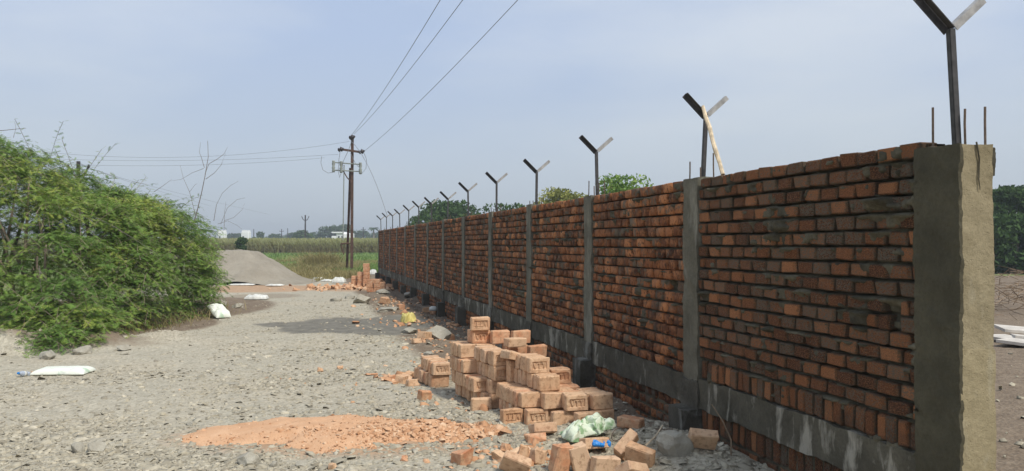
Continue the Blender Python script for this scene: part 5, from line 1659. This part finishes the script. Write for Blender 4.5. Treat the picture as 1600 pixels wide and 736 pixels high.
# palm
pz = 300; pbp = cw((583.5 - 800) * pz / FPX, pz); palm = empty('palm_tree', pbp, 'tall distant palm above the trees by the wall end', 'palm')
ph = EYE + (HOR - 357) * pz / FPX
mb = MB(); mb.tube([(0, 0, -0.2), (0.1, 0, ph * 0.5), (0, 0, ph)], [0.35, 0.28, 0.25], 7); mb.build('trunk', M['bark'], palm, True)
for k in range(16):
    a_ = k * 2.4; e_ = 0.9 - 0.1 * (k % 9)
    mb = MB(); pts = [Vector((math.cos(a_) * 2.2 * s_, math.sin(a_) * 2.2 * s_, ph + 1.5 * e_ * s_ - 1.4 * s_ * s_)) for s_ in (0, 0.35, 0.7, 1.0)]
    sd = Vector((-math.sin(a_), math.cos(a_), -0.3))
    Vv_ = []; 
    for i, p in enumerate(pts):
        w_ = (0.1, 0.38, 0.34, 0.05)[i]; Vv_ += [p - sd * w_, p + sd * w_]
    mb.add(Vv_, [(0, 1, 3, 2), (2, 3, 5, 4), (4, 5, 7, 6)])
    mb.build('frond', M['leaf_far'], palm)
# small darker bush before the maize
tree('bush', 'dark green bush standing before the maize by the sand heap', 377, 70, 371, 26, M['leaf_dark'], 41, 1500, 0.10, 8, low=0.15, group=None)['category'] = 'bush'

# ------------------------------------------------------------------ distant buildings
def house(name, label, px0, px1, py_top, z, parts):
    X0_, X1_ = (px0 - 800) * z / FPX, (px1 - 800) * z / FPX
    hh = EYE + (HOR - py_top) * z / FPX
    b0 = cw((X0_ + X1_) / 2, z); root = empty(name, b0, label, 'building' if name == 'house' else 'water tank', None, -TH)
    parts(root, X1_ - X0_, hh)
    return root
def house_parts(root, w_, hh):
    mb = MB(); mb.box((0.12 * w_, 2.5, hh / 2 - 0.2), (0.76 * w_, 5, hh)); mb.build('wall', M['plaster'], root)
    mb = MB(); mb.box((-0.38 * w_, 2.0, hh * 0.38), (0.24 * w_, 4, hh * 0.8)); mb.build('side_wing', M['plaster'], root)
    mb = MB(); mb.box((-0.18 * w_, 2.4, hh * 0.99), (0.62 * w_, 5.4, hh * 0.08)); mb.build('roof_slab', M['plaster'], root)
    for x_ in (-0.12, 0.06):
        mb = MB(); mb.box((x_ * w_, -0.02, hh * 0.66), (0.09 * w_, 0.06, hh * 0.24)); mb.build('window', M['dark_glass'], root)
house('house', 'small white flat roofed house beside the electric pole legs', 518, 548, 363, 210, house_parts)
def tank_parts(root, w_, hh):
    mb = MB(); mb.box((0, w_ / 2, hh / 2 - 0.2), (w_, w_, hh)); mb.build('wall', M['plaster'], root)
    mb = MB(); mb.box((0.02 * w_, w_ / 2, hh - 0.05), (w_ * 0.82, w_ * 0.9, 0.6)); mb.build('parapet', M['plaster'], root)
    mb = MB(); mb.box((-0.2 * w_, -0.02, hh * 0.62), (w_ * 0.22, 0.08, hh * 0.16)); mb.build('window', M['dark_glass'], root)
house('house', 'small white block house on the horizon in line with the sand heap', 376.5, 388.5, 361, 240, tank_parts)
house('house', 'small white block house partly hidden by the thorn shrub edge', 340, 351, 361, 245, tank_parts)

# ------------------------------------------------------------------ yard behind the wall
def yard(px, py): 
    return gp(px, py)
br = yard(1585, 500)
o = None
g = np.random.default_rng(77)
mb = MB()
for k in range(420):
    c_ = Vector((g.normal(0, 1.6), g.normal(0, 1.6), 0)); top = 1.05 * math.exp(-(c_.x / 1.9) ** 2 - (c_.y / 1.9) ** 2)
    c_.z = g.uniform(0.02, 1) * top + 0.03
    a_ = g.uniform(0, 6.28); L = g.uniform(0.3, 0.9); dv = Vector((math.cos(a_), math.sin(a_), g.normal(0, 0.3)))
    mb.tube([c_ - dv * L / 2, c_ + Vector((g.normal(0, .06), g.normal(0, .06), g.normal(0, .06))), c_ + dv * L / 2], [0.009, 0.008, 0.004], 3, False)
o = mb.build('brushwood', M['twig']); o.location = cw(12.3, 19.8)
tag(o, 'tangled heap of dry brushwood behind the end column', None, None, 'stuff')
for i, (px, py, L, W_, rz, tl, lab) in enumerate(((1590, 540, 0.75, 0.4, 0.5, 0.06, 'pale flat slab lying lowest in the yard behind the wall'), (1588, 527, 0.6, 0.4, -0.3, 0.12, 'pale slab tilted on top of the others in the yard'), (1566, 533, 0.55, 0.4, 0.1, 0.05, 'pale slab partly behind the end column in the yard'), (1606, 533, 0.7, 0.45, 0.9, 0.08, 'pale slab cut off by the picture edge'))):
    mb = MB(); mb.box((0, 0, 0.03), (L, W_, 0.05)); p = yard(px, py); p.z = h1(p) + 0.03 + 0.06 * (i == 1)
    o = mb.build('stone_slab', M['slab']); o.location = p; o.rotation_euler = (tl, tl * 0.7, rz)
    tag(o, lab, 'slab', 'pale slabs in the yard')
n_ = 1500
xx = WX + 0.3 + np.abs(rng.normal(0, 3.0, n_)); yy = rng.uniform(4.0, 22, n_)
s1 = np.exp(rng.normal(math.log(0.03), 0.5, n_))
chips('yard_gravel', np.stack([xx, yy, H(xx, yy) + s1 * 0.1], 1), s1, 0.6, 0.4, M['chips'], 'loose stones on the dirt yard behind the wall')

# ------------------------------------------------------------------ hazy air
m = bpy.data.materials.new('hazy_air'); m.use_nodes = True; t = m.node_tree
t.nodes.remove(t.nodes['Principled BSDF'])
pv = t.nodes.new('ShaderNodeVolumePrincipled')
pv.inputs['Color'].default_value = (0.80, 0.86, 0.92, 1)
pv.inputs['Density'].default_value = 0.0011
pv.inputs['Anisotropy'].default_value = 0.2
t.links.new(pv.outputs[0], t.nodes['Material Output'].inputs['Volume'])
mb = MB(); V_ = [(sx * 900, (-40, 900)[sy > 0], (-2.0, 18.0)[sz > 0]) for sz in (-1, 1) for sy in (-1, 1) for sx in (-1, 1)]
mb.add(V_, [tuple(f) for f in CF])
o = mb.build('haze', m)
tag(o, 'thin pale haze over the whole place', None, None, 'stuff')
